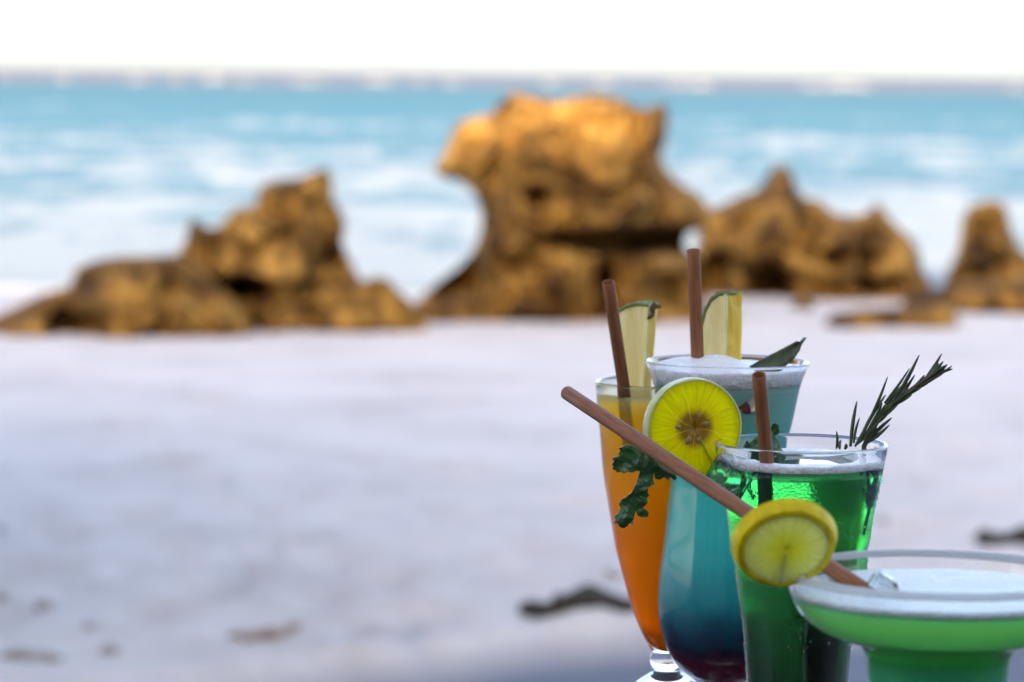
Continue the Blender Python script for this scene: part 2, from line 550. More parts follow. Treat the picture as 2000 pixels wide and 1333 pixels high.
M['rosemary'] = simple('rosemary_needle', (0.010, 0.024, 0.010), (0.060, 0.085, 0.022), 120, 0.38, 0.2, 0.0003)
M['rosemary_stem'] = simple('rosemary_stem', (0.05, 0.035, 0.02), (0.10, 0.07, 0.03), 120, 0.7, 0.4, 0.0004)
M['bay'] = simple('bay_leaf', (0.030, 0.045, 0.016), (0.075, 0.095, 0.032), 70, 0.4, 0.4, 0.0005)
M['ice'] = mat_glass('ice', False, (0.95, 1, 0.98), 0.15)
M['apple_skin'] = simple('red_apple_skin', (0.10, 0.006, 0.014), (0.24, 0.03, 0.04), 300, 0.3, 0.1, 0.0003)
M['apple_flesh'] = simple('apple_flesh', (0.62, 0.60, 0.48), (0.72, 0.70, 0.58), 120, 0.5, 0.2, 0.0003, 0.3, 0.002)

# ------------------------------------------------------------------ setting: beach and sea
TABLE_Z = CAM.z - 0.32
SEA_Z = -0.12

footprints = []
rnd = random.Random(3)
for px, py in ((740, 955), (690, 1010), (600, 975), (820, 910), (560, 1060), (480, 1085), (880, 1020), (950, 1010), (330, 905),
               (125, 1045), (250, 1010), (420, 1150), (640, 1165), (780, 1140), (860, 1205), (700, 1225), (770, 1215),
               (900, 920), (1010, 1120), (1080, 1110), (1790, 1030), (1840, 1020), (1900, 1050), (1760, 1060), (1880, 870), (1800, 930),
               (1940, 960), (60, 1110), (300, 1200), (520, 1010), (350, 1040), (1120, 980), (680, 1092), (240, 830), (420, 790), (880, 780)):
    g = G(px, py)
    footprints.append((g.x, g.y, rnd.uniform(0.05, 0.10), rnd.uniform(0.12, 0.20), rnd.uniform(0.02, 0.042)))
for k in range(70):
    g = G(rnd.uniform(-60, 1250), rnd.uniform(720, 1260) ** 1.0)
    footprints.append((g.x, g.y, rnd.uniform(0.04, 0.09), rnd.uniform(0.08, 0.18), rnd.uniform(0.008, 0.024)))
P1, P2 = G(200, 1333), G(1230, 1203)
RD = (P2 - P1).normalized()
RN = Vector((RD.y, -RD.x, 0))          # towards the camera


def sand_z(x, y):
    # beach falls to the sea
    t = min(max((y - 16.6) / 4.5, 0), 1)
    z = -0.42 * t * t * (3 - 2 * t)
    if y > 21: z -= 0.02 * (y - 21)
    # bank: the sand falls away towards the table
    s = (Vector((x, y, 0)) - P1).dot(RN) + 0.10 * noise.noise(Vector((x * 1.3, y * 1.3, 3)))
    t = min(max((s + 0.06) / 1.0, 0), 1)
    z -= 0.42 * (1 - (1 - t) ** 1.5)
    z += 0.020 * noise.noise(Vector((x * 0.9, y * 0.7, 0))) + 0.009 * noise.noise(Vector((x * 3.2, y * 2.6, 5)))
    z += (0.5 + 0.5 * (s < 0)) * 0.006 * noise.noise(Vector((x * 9, y * 7, 8)))
    for fx, fy, rx, ry, dp in footprints:
        dx, dy = (x - fx) / rx, (y - fy) / ry
        q = dx * dx + dy * dy
        if q < 6:
            z += dp * (-math.exp(-q * 1.3) + 0.45 * math.exp(-(q - 1.8) ** 2 * 1.6))
    return z


def axis(parts):
    out = []
    for a, b, n in parts:
        out += list(np.linspace(a, b, n, endpoint=False))
    out.append(parts[-1][1])
    return out


def sheet(name, xs, ys, zf, mat):
    nx, ny = len(xs), len(ys)
    V = [(x, y, zf(x, y)) for y in ys for x in xs]
    F = [(j * nx + i, j * nx + i + 1, (j + 1) * nx + i + 1, (j + 1) * nx + i) for j in range(ny - 1) for i in range(nx - 1)]
    return mesh_obj(name, V, F, mat)


xs = axis([(-400, -40, 12), (-40, -4, 24), (-4, 4, 170), (4, 40, 24), (40, 400, 12)])
ys = axis([(-200, -10, 14), (-10, 4.5, 24), (4.5, 9, 130), (9, 22, 200), (22, 60, 12)])
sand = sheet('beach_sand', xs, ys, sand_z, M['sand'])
tag(sand, 'pale lavender white beach sand in shade with footprints', kind='structure')


def sea_z(x, y):
    sh = min(max((y - 17.5) / 6.0, 0.12), 1)
    far = min(1.0, 160.0 / y)
    a = 0.075 * noise.noise(Vector((x * 0.16, y * 0.42, 1))) + 0.05 * noise.noise(Vector((x * 0.5, y * 0.9, 4)))
    a += 0.025 * noise.noise(Vector((x * 1.4, y * 2.2, 6)))
    return SEA_Z + a * sh * far


xs = axis([(-9000, -300, 10), (-300, -40, 26), (-40, -9, 40), (-9, 9, 110), (9, 40, 40), (40, 300, 26), (300, 9000, 10)])
ys = axis([(17.0, 40, 150), (40, 100, 150), (100, 320, 120), (320, 1200, 40), (1200, 12000, 30)])
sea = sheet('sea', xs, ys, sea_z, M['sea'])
tag(sea, 'turquoise sea with white foam reaching to the horizon', kind='structure')

# breakers on the reef far out
for k, (px, py, wd) in enumerate(((5, 143, 1.6), (125, 152, 2.2), (268, 148, 3.2), (420, 152, 3.4), (480, 158, 1.6), (600, 154, 3.8), (740, 156, 3.2),
                                  (885, 156, 3.6), (1075, 160, 2.4), (1180, 158, 3.0), (1330, 166, 5.0), (1372, 170, 2.6),
                                  (1590, 166, 2.6), (1650, 166, 4.2), (1690, 168, 2.6), (1985, 172, 3.6), (345, 158, 1.6), (820, 164, 1.8))):
    D = 330 + 60 * ((k * 37) % 7) / 7
    c = W(px, py, D)
    bm = bmesh.new()
    N = 14
    h = 0.30 + 0.2 * ((k * 13) % 5) / 5
    rings = []
    for i in range(N + 1):
        u = i / N * 2 - 1
        e = max(0.0, 1 - u * u) ** 0.6 * (0.75 + 0.5 * noise.noise(Vector((u * 3, k * 5.1, 0))))
        ring = []
        for a in range(7):
            th = math.pi * a / 6
            ring.append(bm.verts.new((c.x + u * wd * (0.25 + 0.4 * ((k * 29) % 7) / 7), D - 0.9 * math.cos(th) * max(e, 0.05), SEA_Z - 0.05 + h * 1.6 * math.sin(th) * e)))
        rings.append(ring)
    for i in range(N):
        for a in range(6):
            bm.faces.new((rings[i][a], rings[i + 1][a], rings[i + 1][a + 1], rings[i][a + 1]))
    bm_obj('wave_crest', bm, M['foamwhite'], sea)


# ------------------------------------------------------------------ rocks
def make_rock(name, poly, D, label, depth=0.35, cell=5.0, carve=(), seed=0, rough=1.0, tilt=0.0):
    """a weathered rock: the outline it has in the photograph, with real depth before and behind"""
    P = np.array(poly, float)
    x0, y0 = P.min(0) - cell; x1, y1 = P.max(0) + cell
    gx = np.arange(x0, x1 + cell, cell); gy = np.arange(y0, y1 + cell, cell)
    X, Y = np.meshgrid(gx, gy)
    A = P; B = np.roll(P, -1, 0)
    inside = np.zeros(X.shape, bool)
    best = np.full(X.shape, 1e9); bx = X.copy(); by = Y.copy()
    for (ax, ay), (bx_, by_) in zip(A, B):
        cond = ((ay > Y) != (by_ > Y))
        with np.errstate(divide='ignore', invalid='ignore'):
            xi = (bx_ - ax) * (Y - ay) / (by_ - ay) + ax
        inside ^= cond & (X < xi)
        dx, dy = bx_ - ax, by_ - ay
        t = np.clip(((X - ax) * dx + (Y - ay) * dy) / (dx * dx + dy * dy + 1e-9), 0, 1)
        qx, qy = ax + t * dx, ay + t * dy
        dd = np.hypot(X - qx, Y - qy)
        m = dd < best
        best[m] = dd[m]; bx[m] = qx[m]; by[m] = qy[m]
    cellin = inside[:-1, :-1] & inside[1:, :-1] & inside[:-1, 1:] & inside[1:, 1:]
    used = np.zeros(X.shape, bool)
    for a in (0, 1):
        for b in (0, 1):
            used[a:a + cellin.shape[0], b:b + cellin.shape[1]] |= cellin
    cnt = np.zeros(X.shape, int)
    for a in (0, 1):
        for b in (0, 1):
            cnt[a:a + cellin.shape[0], b:b + cellin.shape[1]] += cellin
    edge = used & (cnt < 4)
    px2m = D / FPX
    ybot = P[:, 1].max()
    idx_f, idx_b, V, F = {}, {}, [], []
    dmax = depth / px2m
    for j, i in zip(*np.nonzero(used)):
        e = edge[j, i]
        px, py = (bx[j, i], by[j, i]) if e else (X[j, i], Y[j, i])
        d = 0.0 if e else best[j, i]
        u = min(d / dmax, 1.0)
        th = depth * math.sqrt(max(0, 1 - (1 - u) ** 2))
        sk = Vector((px * px2m, py * px2m, seed * 7.3))
        n1 = fbm(sk * 2.2, 5, 2.1, 0.55)
        n2 = fbm(sk * 2.2 + Vector((0, 0, 31)), 3)
        ff = th * (1 + 0.75 * rough * n1)
        n3 = abs(fbm(sk * 3.6 + Vector((5, 0, 17)), 3)) * 2.2
        ff -= rough * min(1, u * 3) * 0.40 * max(0.0, 0.40 - n3)
        for cx, cyy, rx, ry, dp in carve:
            q = ((px - cx) / rx) ** 2 + ((py - cyy) / ry) ** 2
            if q < 4: ff -= dp * math.exp(-q * q * 1.2)
        ff = max(ff, -0.6 * th)
        # a foot that spreads towards the bottom
        sp = tilt * max(0.0, (py - (ybot - 220)) / 220.0) * min(1, u * 2)
        j1 = 0 if e else 1
        p = W(px, py, D)
        vf = p + (p - CAM).normalized() * (-(ff + sp)) if False else Vector((p.x, p.y - ff - sp, p.z))
        vb = Vector((p.x, p.y + th * (1.1 + 0.6 * n2) + 0.3 * sp, p.z))
        # keep the outline true: slide along the sight line for the front half
        kf = (vf.y - CAM.y) / (p.y - CAM.y)
        vf = Vector((CAM.x + (p.x - CAM.x) * (0.35 + 0.65 * kf), vf.y, CAM.z + (p.z - CAM.z) * (0.35 + 0.65 * kf)))
        idx_f[(j, i)] = len(V); V.append(vf)
        if e: idx_b[(j, i)] = idx_f[(j, i)]
        else:
            idx_b[(j, i)] = len(V); V.append(vb)
    for j, i in zip(*np.nonzero(cellin)):
        q = [(j, i), (j, i + 1), (j + 1, i + 1), (j + 1, i)]
        F.append([idx_f[k] for k in reversed(q)])
        if len({idx_b[k] for k in q} - {idx_f[k] for k in q}) > 0:
            F.append([idx_b[k] for k in q])
    o = mesh_obj(name, V, F, M['rock'])
    me = o.data
    for k in range(3):
        pass
    # origin at the foot of the rock
    zs = min(v.co.z for v in me.vertices)
    cxm = sum(v.co.x for v in me.vertices) / len(me.vertices)
    off = Vector((cxm, D, zs))
    me.transform(Matrix.Translation(-off))
    o.location = off
    return tag(o, label, 'rock')


make_rock('rock', [(-60, 700), (-60, 632), (0, 614), (30, 600), (60, 585), (85, 574), (110, 566), (135, 560), (150, 522), (190, 508), (230, 501), (300, 500),
                   (350, 497), (390, 520), (430, 560), (470, 600), (500, 650), (440, 672), (340, 690), (180, 700)], 14.15,
          'low brown rock sloping down to the left of the leaning rock peak', 0.42, 5, ((160, 630, 70, 28, 0.25), (330, 560, 40, 22, 0.08)), 1, 0.9, 0.12)
make_rock('rock', [(345, 495), (362, 470), (370, 432), (380, 428), (402, 442), (420, 448), (440, 428), (455, 410), (498, 400), (508, 362), (540, 352), (580, 349),
                   (615, 335), (636, 328), (648, 340), (650, 388), (664, 408), (676, 440), (668, 472), (680, 502), (700, 540), (722, 566), (735, 690), (400, 690), (385, 570)], 14.6,
          'leaning brown rock with a sharp peak beside the low sloping rock', 0.40, 5,
          ((480, 560, 55, 22, 0.42), (640, 520, 40, 50, 0.20), (420, 490, 14, 60, 0.16), (590, 560, 30, 18, 0.2)), 2, 0.9, 0.0)
make_rock('rock', [(480, 690), (485, 610), (510, 588), (570, 578), (640, 582), (690, 562), (730, 540), (760, 546), (784, 574), (806, 592), (830, 625), (838, 690)], 14.45,
          'small ochre boulder in front of the leaning rock peak', 0.28, 5, ((600, 650, 60, 12, 0.1),), 3, 0.8, 0.05)
make_rock('rock', [(845, 335), (868, 297), (888, 248), (905, 234), (955, 225), (983, 196), (1000, 180), (1040, 186), (1088, 197), (1120, 190), (1160, 182), (1212, 192),
                   (1232, 204), (1258, 214), (1300, 198), (1306, 230), (1300, 280), (1290, 305), (1302, 332), (1330, 360), (1355, 374), (1378, 394), (1392, 412), (1385, 440),
                   (1362, 449), (1343, 456), (1336, 475), (1344, 492), (1368, 502), (1378, 560), (1385, 660), (948, 660), (900, 640), (815, 630), (812, 590), (850, 556), (895, 522),
                   (921, 496), (938, 455), (941, 420), (931, 386), (915, 366), (890, 351), (862, 346)], 15.3,
          'tall overhanging ochre rock with its sunlit orange top', 0.50, 5,
          ((1240, 468, 170, 26, 0.75), (890, 545, 62, 62, 0.42), (1048, 384, 26, 24, 0.28), (1180, 560, 26, 60, 0.30), (1330, 560, 60, 60, 0.30), (1290, 515, 70, 22, -0.22),
           (1010, 470, 60, 40, -0.05), (985, 215, 22, 24, 0.25), (1240, 240, 18, 40, 0.18), (1070, 570, 90, 60, -0.12)), 4, 0.95, 0.0)
make_rock('rock', [(760, 655), (790, 606), (830, 588), (880, 578), (930, 574), (968, 580), (990, 660)], 15.0,
          'low tan rock shelf between the small boulder and the tall overhanging rock', 0.26, 4, (), 10, 0.8, 0.05)
make_rock('rock', [(1300, 660), (1300, 520), (1340, 500), (1358, 488), (1364, 470), (1360, 446), (1378, 420), (1392, 405), (1412, 400), (1440, 385), (1480, 370), (1500, 346), (1510, 324),
                   (1530, 323), (1547, 335), (1555, 366), (1570, 386), (1600, 391), (1620, 410), (1642, 421), (1680, 420), (1700, 410), (1712, 393), (1726, 410), (1750, 440),
                   (1780, 466), (1796, 492), (1802, 530), (1818, 548), (1830, 630), (1600, 640)], 17.0,
          'jagged brown rock ridge joined to the tall overhanging rock', 0.50, 5,
          ((1500, 550, 50, 45, 0.35), (1400, 540, 30, 50, 0.3), (1640, 500, 90, 16, 0.14), (1700, 560, 60, 16, 0.18), (1590, 450, 18, 40, 0.14)), 5, 1.0, 0.0)
make_rock('rock', [(1828, 610), (1845, 546), (1861, 510), (1873, 478), (1878, 430), (1895, 402), (1930, 391), (1960, 395), (1969, 420), (1976, 450), (1990, 480), (2012, 502),
                   (2044, 524), (2070, 610)], 18.2, 'lone pointed brown rock standing past the end of the jagged ridge', 0.34, 5, ((1900, 530, 40, 14, 0.12),), 6, 0.9, 0.0)
make_rock('rock', [(1740, 630), (1766, 588), (1790, 570), (1850, 560), (1900, 553), (1960, 546), (2040, 542), (2090, 550), (2120, 630), (1960, 635)], 16.0,
          'flat tan rock shelf under the lone pointed rock', 0.40, 4, (), 7, 0.8, 0.1)
make_rock('rock', [(1596, 665), (1620, 614), (1680, 604), (1760, 600), (1830, 590), (1866, 600), (1878, 660), (1850, 672)], 15.0,
          'low flat grey brown rock lying on the sand in front of the jagged ridge', 0.30, 4, (), 8, 0.8, 0.0)
make_rock('rock', [(1540, 612), (1548, 590), (1568, 582), (1588, 590), (1596, 612), (1570, 622)], 16.0,
          'small brown stone at the foot of the jagged ridge', 0.14, 3, (), 9, 0.7, 0.0)


# litter on the sand
def pebble(px, py, rx, ry, rz, mat, name, label, cat, seed, rotz=0.0, group=None):
    g = G(px, py)
    bm = bmesh.new()
    bmesh.ops.create_icosphere(bm, subdivisions=3, radius=1)
    for v in bm.verts:
        k = 1 + 0.45 * fbm(v.co * 1.6 + Vector((seed, seed * 2, 0)), 3)
        v.co = Vector((v.co.x * rx * k, v.co.y * ry * k, v.co.z * rz * k))
    o = bm_obj(name, bm, mat)
    o.location = (g.x, g.y, sand_z(g.x, g.y) + rz * 0.35)
    o.rotation_euler.z = rotz
    return tag(o, label, cat, group)


def driftwood(px0, py0, px1, py1, r, label, seed, mat, name='driftwood', cat='driftwood', n=16):
    a, b = G(px0, py0), G(px1, py1)
    bm = bmesh.new()
    rings = []
    for i in range(n + 1):
        t = i / n
        c = a.lerp(b, t)
        c.x += 0.03 * noise.noise(Vector((t * 4, seed, 0))); c.y += 0.03 * noise.noise(Vector((t * 5, seed, 9)))
        rr = r * (0.35 + 0.9 * math.sin(math.pi * min(max(t, 0.04), 0.96)) ** 0.5) * (1 + 0.5 * noise.noise(Vector((t * 9, seed, 4))))
        z = sand_z(c.x, c.y) + rr * 0.5
        rings.append([bm.verts.new((c.x + 0.4 * rr * math.cos(q), c.y + 1.6 * rr * math.cos(q), z + rr * math.sin(q) * (1 + 0.3 * noise.noise(Vector((t * 14, q, seed)))))) for q in np.linspace(0, 2 * math.pi, 9)[:-1]])
    for i in range(n):
        for k in range(8):
            bm.faces.new((rings[i][k], rings[i][(k + 1) % 8], rings[i + 1][(k + 1) % 8], rings[i + 1][k]))
    bm.faces.new(rings[0]); bm.faces.new(list(reversed(rings[-1])))
    return tag(bm_obj(name, bm, mat), label, cat)


driftwood(1018, 1190, 1275, 1188, 0.022, 'dark seaweed strand lying along the sand bank behind the orange drink', 1, M['weed'], 'seaweed', 'seaweed')
driftwood(1910, 1062, 2120, 1078, 0.022, 'dark seaweed strand on the sand beyond the wide rimmed glass', 2, M['weed'], 'seaweed', 'seaweed')
pebble(1922, 1045, 0.022, 0.03, 0.022, M['weed'], 'seaweed', 'small dark seaweed tuft at the end of the strand beyond the wide glass', 'seaweed', 3)
driftwood(448, 1228, 585, 1218, 0.011, 'reddish brown twig lying on the sand near the bank', 3, M['wood_litter'], 'twig', 'twig')
driftwood(2, 1284, 122, 1280, 0.010, 'grey brown twig half buried in the sand near the bank', 4, M['pebble'], 'twig', 'twig')
driftwood(178, 1336, 290, 1338, 0.014, 'dark twig at the foot of the smooth sand bank', 5, M['weed'], 'twig', 'twig')
stones = 'little stones scattered on the sand'
for k, (px, py, r) in enumerate(((88, 1192, 0.020), (176, 1226, 0.012), (214, 1264, 0.018), (565, 1294, 0.017), (678, 1094, 0.016), (2, 1035, 0.014), (1, 1178, 0.016),
                                 (1195, 1138, 0.018), (780, 1142, 0.010), (1720, 1036, 0.018))):
    pebble(px, py, r, r * 1.2, r * 0.7, M['pebble'], 'pebble', 'small grey brown pebble on the open sand', 'pebble', 11 + k, k, stones)


# ------------------------------------------------------------------ hotel behind the camera, and an added sunshade; both shade the beach
def building():
    x0, x1, y0, y1, H = -22.0, 18.0, -16.0, -9.0, 0.0
    # its roof edge throws the shade line across the tall rock
    dist = 15.5 - y0
    H = 0.54 + dist * math.tan(R(SUN_EL)) / math.cos(R(SUN_AZ - 180))
    b = empty('beach_hotel', (0, y1, sand_z(0, y1)), 'plastered beach hotel with thatched roof behind the table', 'building')
    zb = sand_z(0, y1) - 0.5
    bm = bmesh.new(); box(bm, x0, x1, y0, y1, zb, H - 5.0); bm_obj('wall', bm, M['plaster'], b, False)
    bm = bmesh.new()
    vs = [bm.verts.new(p) for p in ((x0 - .8, y0 - 3.2, H - 5.4), (x1 + .8, y0 - 3.2, H - 5.4), (x1 + .8, y1 + 1.2, H - 5.4), (x0 - .8, y1 + 1.2, H - 5.4),
                                    (x0 - .8, y0 + 0.1, H), (x1 + .8, y0 + 0.1, H), (x1 + .8, y0 - .1, H), (x0 - .8, y0 - .1, H))]
    for f in ((0, 1, 2, 3), (3, 2, 5, 4), (4, 5, 6, 7), (0, 7, 6, 1), (1, 6, 5, 2), (0, 3, 4, 7)):
        bm.faces.new([vs[i] for i in f])
    bm_obj('roof', bm, M['thatch'], b, False)
    # taller block added out of view to keep the rock ridge in shade
    bm = bmesh.new(); box(bm, -3.74, x1 - 2, y0 - 3.0, y0 + 0.4, zb, H + 1.6); bm_obj('added_wing', bm, M['plaster'], b, False)
    for fl in range(3):
        for k in range(10):
            xa = x0 + 1.6 + k * 3.9
            za = 0.9 + fl * 3.1
            if za + 1.6 > H - 5.6: continue
            bm = bmesh.new(); box(bm, xa, xa + 1.5, y1 - 0.02, y1 + 0.08, za, za + 1.5)
            f = bm_obj('window', bm, M['timber'], b, False)
            bm = bmesh.new(); box(bm, xa + .1, xa + 1.4, y1 + 0.06, y1 + 0.085, za + .1, za + 1.4)
            bm_obj('pane', bm, M['darkglass'], f, False)
building()


def added_parasol(cx, cy, rad, label):  # unseen sunshade, added only to darken the near sand
    z0 = sand_z(cx, cy)
    t = empty('added_thatched_parasol', (cx, cy, z0), label, 'added_parasol')
    lathe_pts = [(0.0, 3.25), (0.25, 3.12), (rad * 0.5, 2.82), (rad, 2.42), (rad * 1.02, 2.28), (rad * 0.97, 2.30), (rad * 0.5, 2.68), (0.2, 2.95), (0.0, 2.97)]
    V, F, N = [], [], 48
    for r, z in lathe_pts:
        for k in range(N):
            a = 2 * math.pi * k / N
            q = r * (1 + 0.02 * math.sin(k * 5.3) * (r > 1))
            V.append((cx + q * math.cos(a), cy + q * math.sin(a), z0 + z + 0.03 * math.sin(k * 7.7) * (r > 1)))
    for i in range(len(lathe_pts) - 1):
        for k in range(N):
            F.append((i * N + k, i * N + (k + 1) % N, (i + 1) * N + (k + 1) % N, (i + 1) * N + k))
    mesh_obj('canopy', V, F, M['thatch'], t)
    tube([(cx, cy, z0 - 0.3), (cx, cy, z0 + 1.4), (cx, cy, z0 + 3.0)], [0.07, 0.065, 0.06], 'pole', M['timber'], t, 12)
    for k in range(8):
        a = k * math.pi / 4
        tube([(cx + 0.05 * math.cos(a), cy + 0.05 * math.sin(a), z0 + 2.92), (cx + rad * 0.95 * math.cos(a), cy + rad * 0.95 * math.sin(a), z0 + 2.30)], [0.03, 0.025], 'rafter', M['timber'], t)


# ------------------------------------------------------------------ table
def table():
    zf = TABLE_Z
    t = empty('table', (0.05, 1.45, sand_z(0.05, 1.45)), 'dark wooden table carrying the four cocktails', 'table')
    x0, x1, y0, y1 = -0.28, 0.52, 1.08, 1.72
    n = 7
    for k in range(n):
        a = y0 + (y1 - y0) * k / n; b2 = y0 + (y1 - y0) * (k + 1) / n - 0.003
        bm = bmesh.new(); box(bm, x0, x1, a, b2, zf - 0.03, zf)
        bmesh.ops.bevel(bm, geom=bm.edges[:], offset=0.002, segments=2, affect='EDGES')
        bm_obj('plank', bm, M['table'], t, False)
    for sx in (x0 + 0.06, x1 - 0.06):
        for sy in (y0 + 0.06, y1 - 0.06):
            bm = bmesh.new(); box(bm, sx - .025, sx + .025, sy - .025, sy + .025, sand_z(sx, sy) - 0.02, zf - 0.028)
            bm_obj('leg', bm, M['table'], t, False)
    for sy in (y0 + 0.06, y1 - 0.06):
        bm = bmesh.new(); box(bm, x0 + .08, x1 - .08, sy - .012, sy + .012, zf - 0.11, zf - 0.028)
        bm_obj('apron', bm, M['table'], t, False)
table()


# ------------------------------------------------------------------ glasses
def smooth_profile(pts, n=6):
    """Catmull-Rom through (r, z) points"""
    out = []
    P = [pts[0]] + list(pts) + [pts[-1]]
    for i in range(1, len(P) - 2):
        p0, p1, p2, p3 = (np.array(P[k], float) for k in (i - 1, i, i + 1, i + 2))
        for t in np.linspace(0, 1, n, endpoint=False):
            q = 0.5 * ((2 * p1) + (-p0 + p2) * t + (2 * p0 - 5 * p1 + 4 * p2 - p3) * t * t + (-p0 + 3 * p1 - 3 * p2 + p3) * t ** 3)
            out.append((max(q[0], 0.0002), q[1]))
    out.append(tuple(pts[-1]))
    return out


def lathe(name, prof, cx, cy, mat, parent, seg=96, zfun=None):
    """prof: (r, z) from the axis outwards and back; r == 0 closes to a pole"""
    V, F, rings = [], [], []
    for r, z in prof:
        if r <= 1e-6:
            rings.append([len(V)]); V.append((cx, cy, z + (zfun(0, 0, z) if zfun else 0)))
        else:
            ring = []
            for k in range(seg):
                a = 2 * math.pi * k / seg
                x, y = r * math.cos(a), r * math.sin(a)
                ring.append(len(V)); V.append((cx + x, cy + y, z + (zfun(x, y, z) if zfun else 0)))
            rings.append(ring)
    for A, B in zip(rings[:-1], rings[1:]):
        for k in range(seg):
            k2 = (k + 1) % seg
            if len(A) == 1 and len(B) == 1: continue
            if len(A) == 1: F.append((A[0], B[k2], B[k]))
            elif len(B) == 1: F.append((A[k], A[k2], B[0]))
            else: F.append((A[k], A[k2], B[k2], B[k]))
    me_o = mesh_obj(name, V, F, mat, parent)
    return me_o


class Glass:
    def __init__(self, name, label, cat, D, ax_px, ax_py, pts, wall, bottom_py, mat):
        c = W(ax_px, ax_py, D)
        self.cx, self.cy, self.D = c.x, D, D
        self.k = D / FPX
        self.ax = (ax_px, ax_py)
        self.z = lambda py: W(ax_px - (py - ax_py) * 0.0099, py, D).z
        self.root = empty(name, (self.cx, self.cy, TABLE_Z), label, cat)
        P = [(r * self.k, self.z(py)) for r, py in pts]       # bottom -> rim
        outer = smooth_profile(P)
        zmin = TABLE_Z + 0.0002
        outer = [(r, max(z, zmin)) for r, z in outer]
        self.oz = np.array([z for r, z in outer]); self.orr = np.array([r for r, z in outer])
        self.wall = wall
        self.zb = self.z(bottom_py); self.zt = outer[-1][1]
        inner = self.inner(self.zb, self.zt, 0.0)
        rt = outer[-1][0]
        lip = [(rt - wall * 0.12, self.zt + wall * 0.35), (rt - wall * 0.5, self.zt + wall * 0.5), (rt - wall * 0.88, self.zt + wall * 0.35)]
        prof = [(0, outer[0][1])] + outer + lip + list(reversed(inner))
        self.glass = lathe('glass', prof, self.cx, self.cy, mat, self.root)

    def rout(self, z):
        o = np.argsort(self.oz, kind='stable')
        return float(np.interp(z, self.oz[o], self.orr[o]))

    def inner(self, zb, zt, extra, n=46, h=0.012):
        pr = [(0.0, zb)]
        for i in range(1, n + 1):
            z = zb + (zt - zb) * (i / n) ** 1.5
            u = min(1.0, (z - zb) / h)
            f = math.sqrt(max(0, 1 - (1 - u) ** 2))
            pr.append((max((self.rout(z) - self.wall + extra), 0.001) * f, z))
        return pr

    def liquid(self, name, py_top, mat, extra=0.0005, py_bot=None):
        zb = self.zb - 0.0004 if py_bot is None else self.z(py_bot)
        pr = self.inner(zb, self.z(py_top), extra)
        rt = pr[-1][0]
        pr += [(rt * f, self.z(py_top)) for f in (0.85, 0.6, 0.3)] + [(0.0, self.z(py_top))]
        return lathe(name, pr, self.cx, self.cy, mat, self.root)

    def froth(self, py_bot, py_top, mat, amp, seed, hole=0.0, extra=0.0006, lump=()):
        z0, z1 = self.z(py_bot), self.z(py_top)
        ro = lambda z: self.rout(z) - self.wall + extra
        pr = [(hole * ro(z0), z0)] if hole else [(0.0, z0)]
        pr += [(ro(z0) * f, z0) for f in (0.3, 0.6, 0.85, 0.97) if f > hole]
        pr += [(ro(z0 + (z1 - z0) * t), z0 + (z1 - z0) * t) for t in (0.0, 0.3, 0.6, 0.85)]
        pr += [(ro(z1) * f, z1) for f in (0.985, 0.95, 0.88, 0.8, 0.7, 0.6, 0.5, 0.4, 0.3, 0.15) if f > hole + 0.03]
        pr += [(hole * ro(z0), z0)] if hole else [(0.0, z1)]
        rim = ro(z1)

        def zf(x, y, z):
            t = (z - z0) / (z1 - z0)
            nn = fbm(Vector((x * 70, y * 70, seed)), 3)
            q = 0.0
            for lx, ly, lr, lh in lump:
                q += lh * math.exp(-((x - lx) ** 2 + (y - ly) ** 2) / (lr * lr))
            return (amp * nn + q) * max(0, t) - (amp * 0.8 * fbm(Vector((x * 60, y * 60, seed + 9)), 3) * (1 - t) if t < 0.5 else 0)
        return lathe('froth', pr, self.cx, self.cy, mat, self.root, 96, zf)


# profiles: (radius in photo pixels, photo y), foot to rim
OR = Glass('orange_cocktail', 'tall tapered footed glass of orange drink with pineapple wedge', 'cocktail', 1.66, 1303, 1275,
           [(60, 1424), (140, 1424), (142, 1418), (125, 1398), (92, 1365), (62, 1335), (36, 1317), (27, 1310), (32, 1298), (34, 1283), (31, 1272), (42, 1252), (58, 1220), (73, 1181), (87, 1134), (97, 1099),
            (107, 1060), (121, 980), (131, 924), (139, 842), (145, 790), (148, 748)], 0.0019, 1266, M['glass'])
OR.liquid('orange_drink', 768, mat_layered('orange_drink', OR.z(1266), OR.z(768),
          [(0.0, (0.95, 0.26, 0.001)), (0.45, (0.96, 0.33, 0.001)), (0.75, (0.97, 0.46, 0.003)), (0.93, (0.96, 0.60, 0.03)), (1.0, (0.95, 0.78, 0.30))], 1.0, 0.015, clear=0.6))

BL = Glass('blue_cocktail', 'curvy hurricane glass of layered turquoise drink with white froth', 'cocktail', 1.63, 1413, 1200,
           [(60, 1444), (118, 1444), (120, 1438), (90, 1418), (45, 1395), (26, 1370), (24, 1350), (34, 1334), (66, 1320), (84, 1308), (99, 1290), (112, 1264), (121, 1238), (128, 1205), (130, 1170), (126, 1106),
            (119, 1055), (113, 985), (109.5, 940), (110.5, 905), (118, 868), (127, 833), (134, 802), (143, 757), (152, 729), (162, 708)], 0.0016, 1308, M['glass'])
BL.liquid('blue_drink', 742, mat_layered('blue_drink', BL.z(1326), BL.z(742),
          [(0.0, (0.16, 0.004, 0.03)), (0.075, (0.18, 0.004, 0.04)), (0.12, (0.012, 0.025, 0.08)), (0.19, (0.003, 0.12, 0.20)), (0.30, (0.003, 0.44, 0.48)), (0.50, (0.004, 0.76, 0.72)),
           (0.68, (0.02, 0.76, 0.70)), (0.80, (0.13, 0.56, 0.50)), (1.0, (0.34, 0.62, 0.56))], 1.0, 0.014, mott=0.05, clear=0.22))
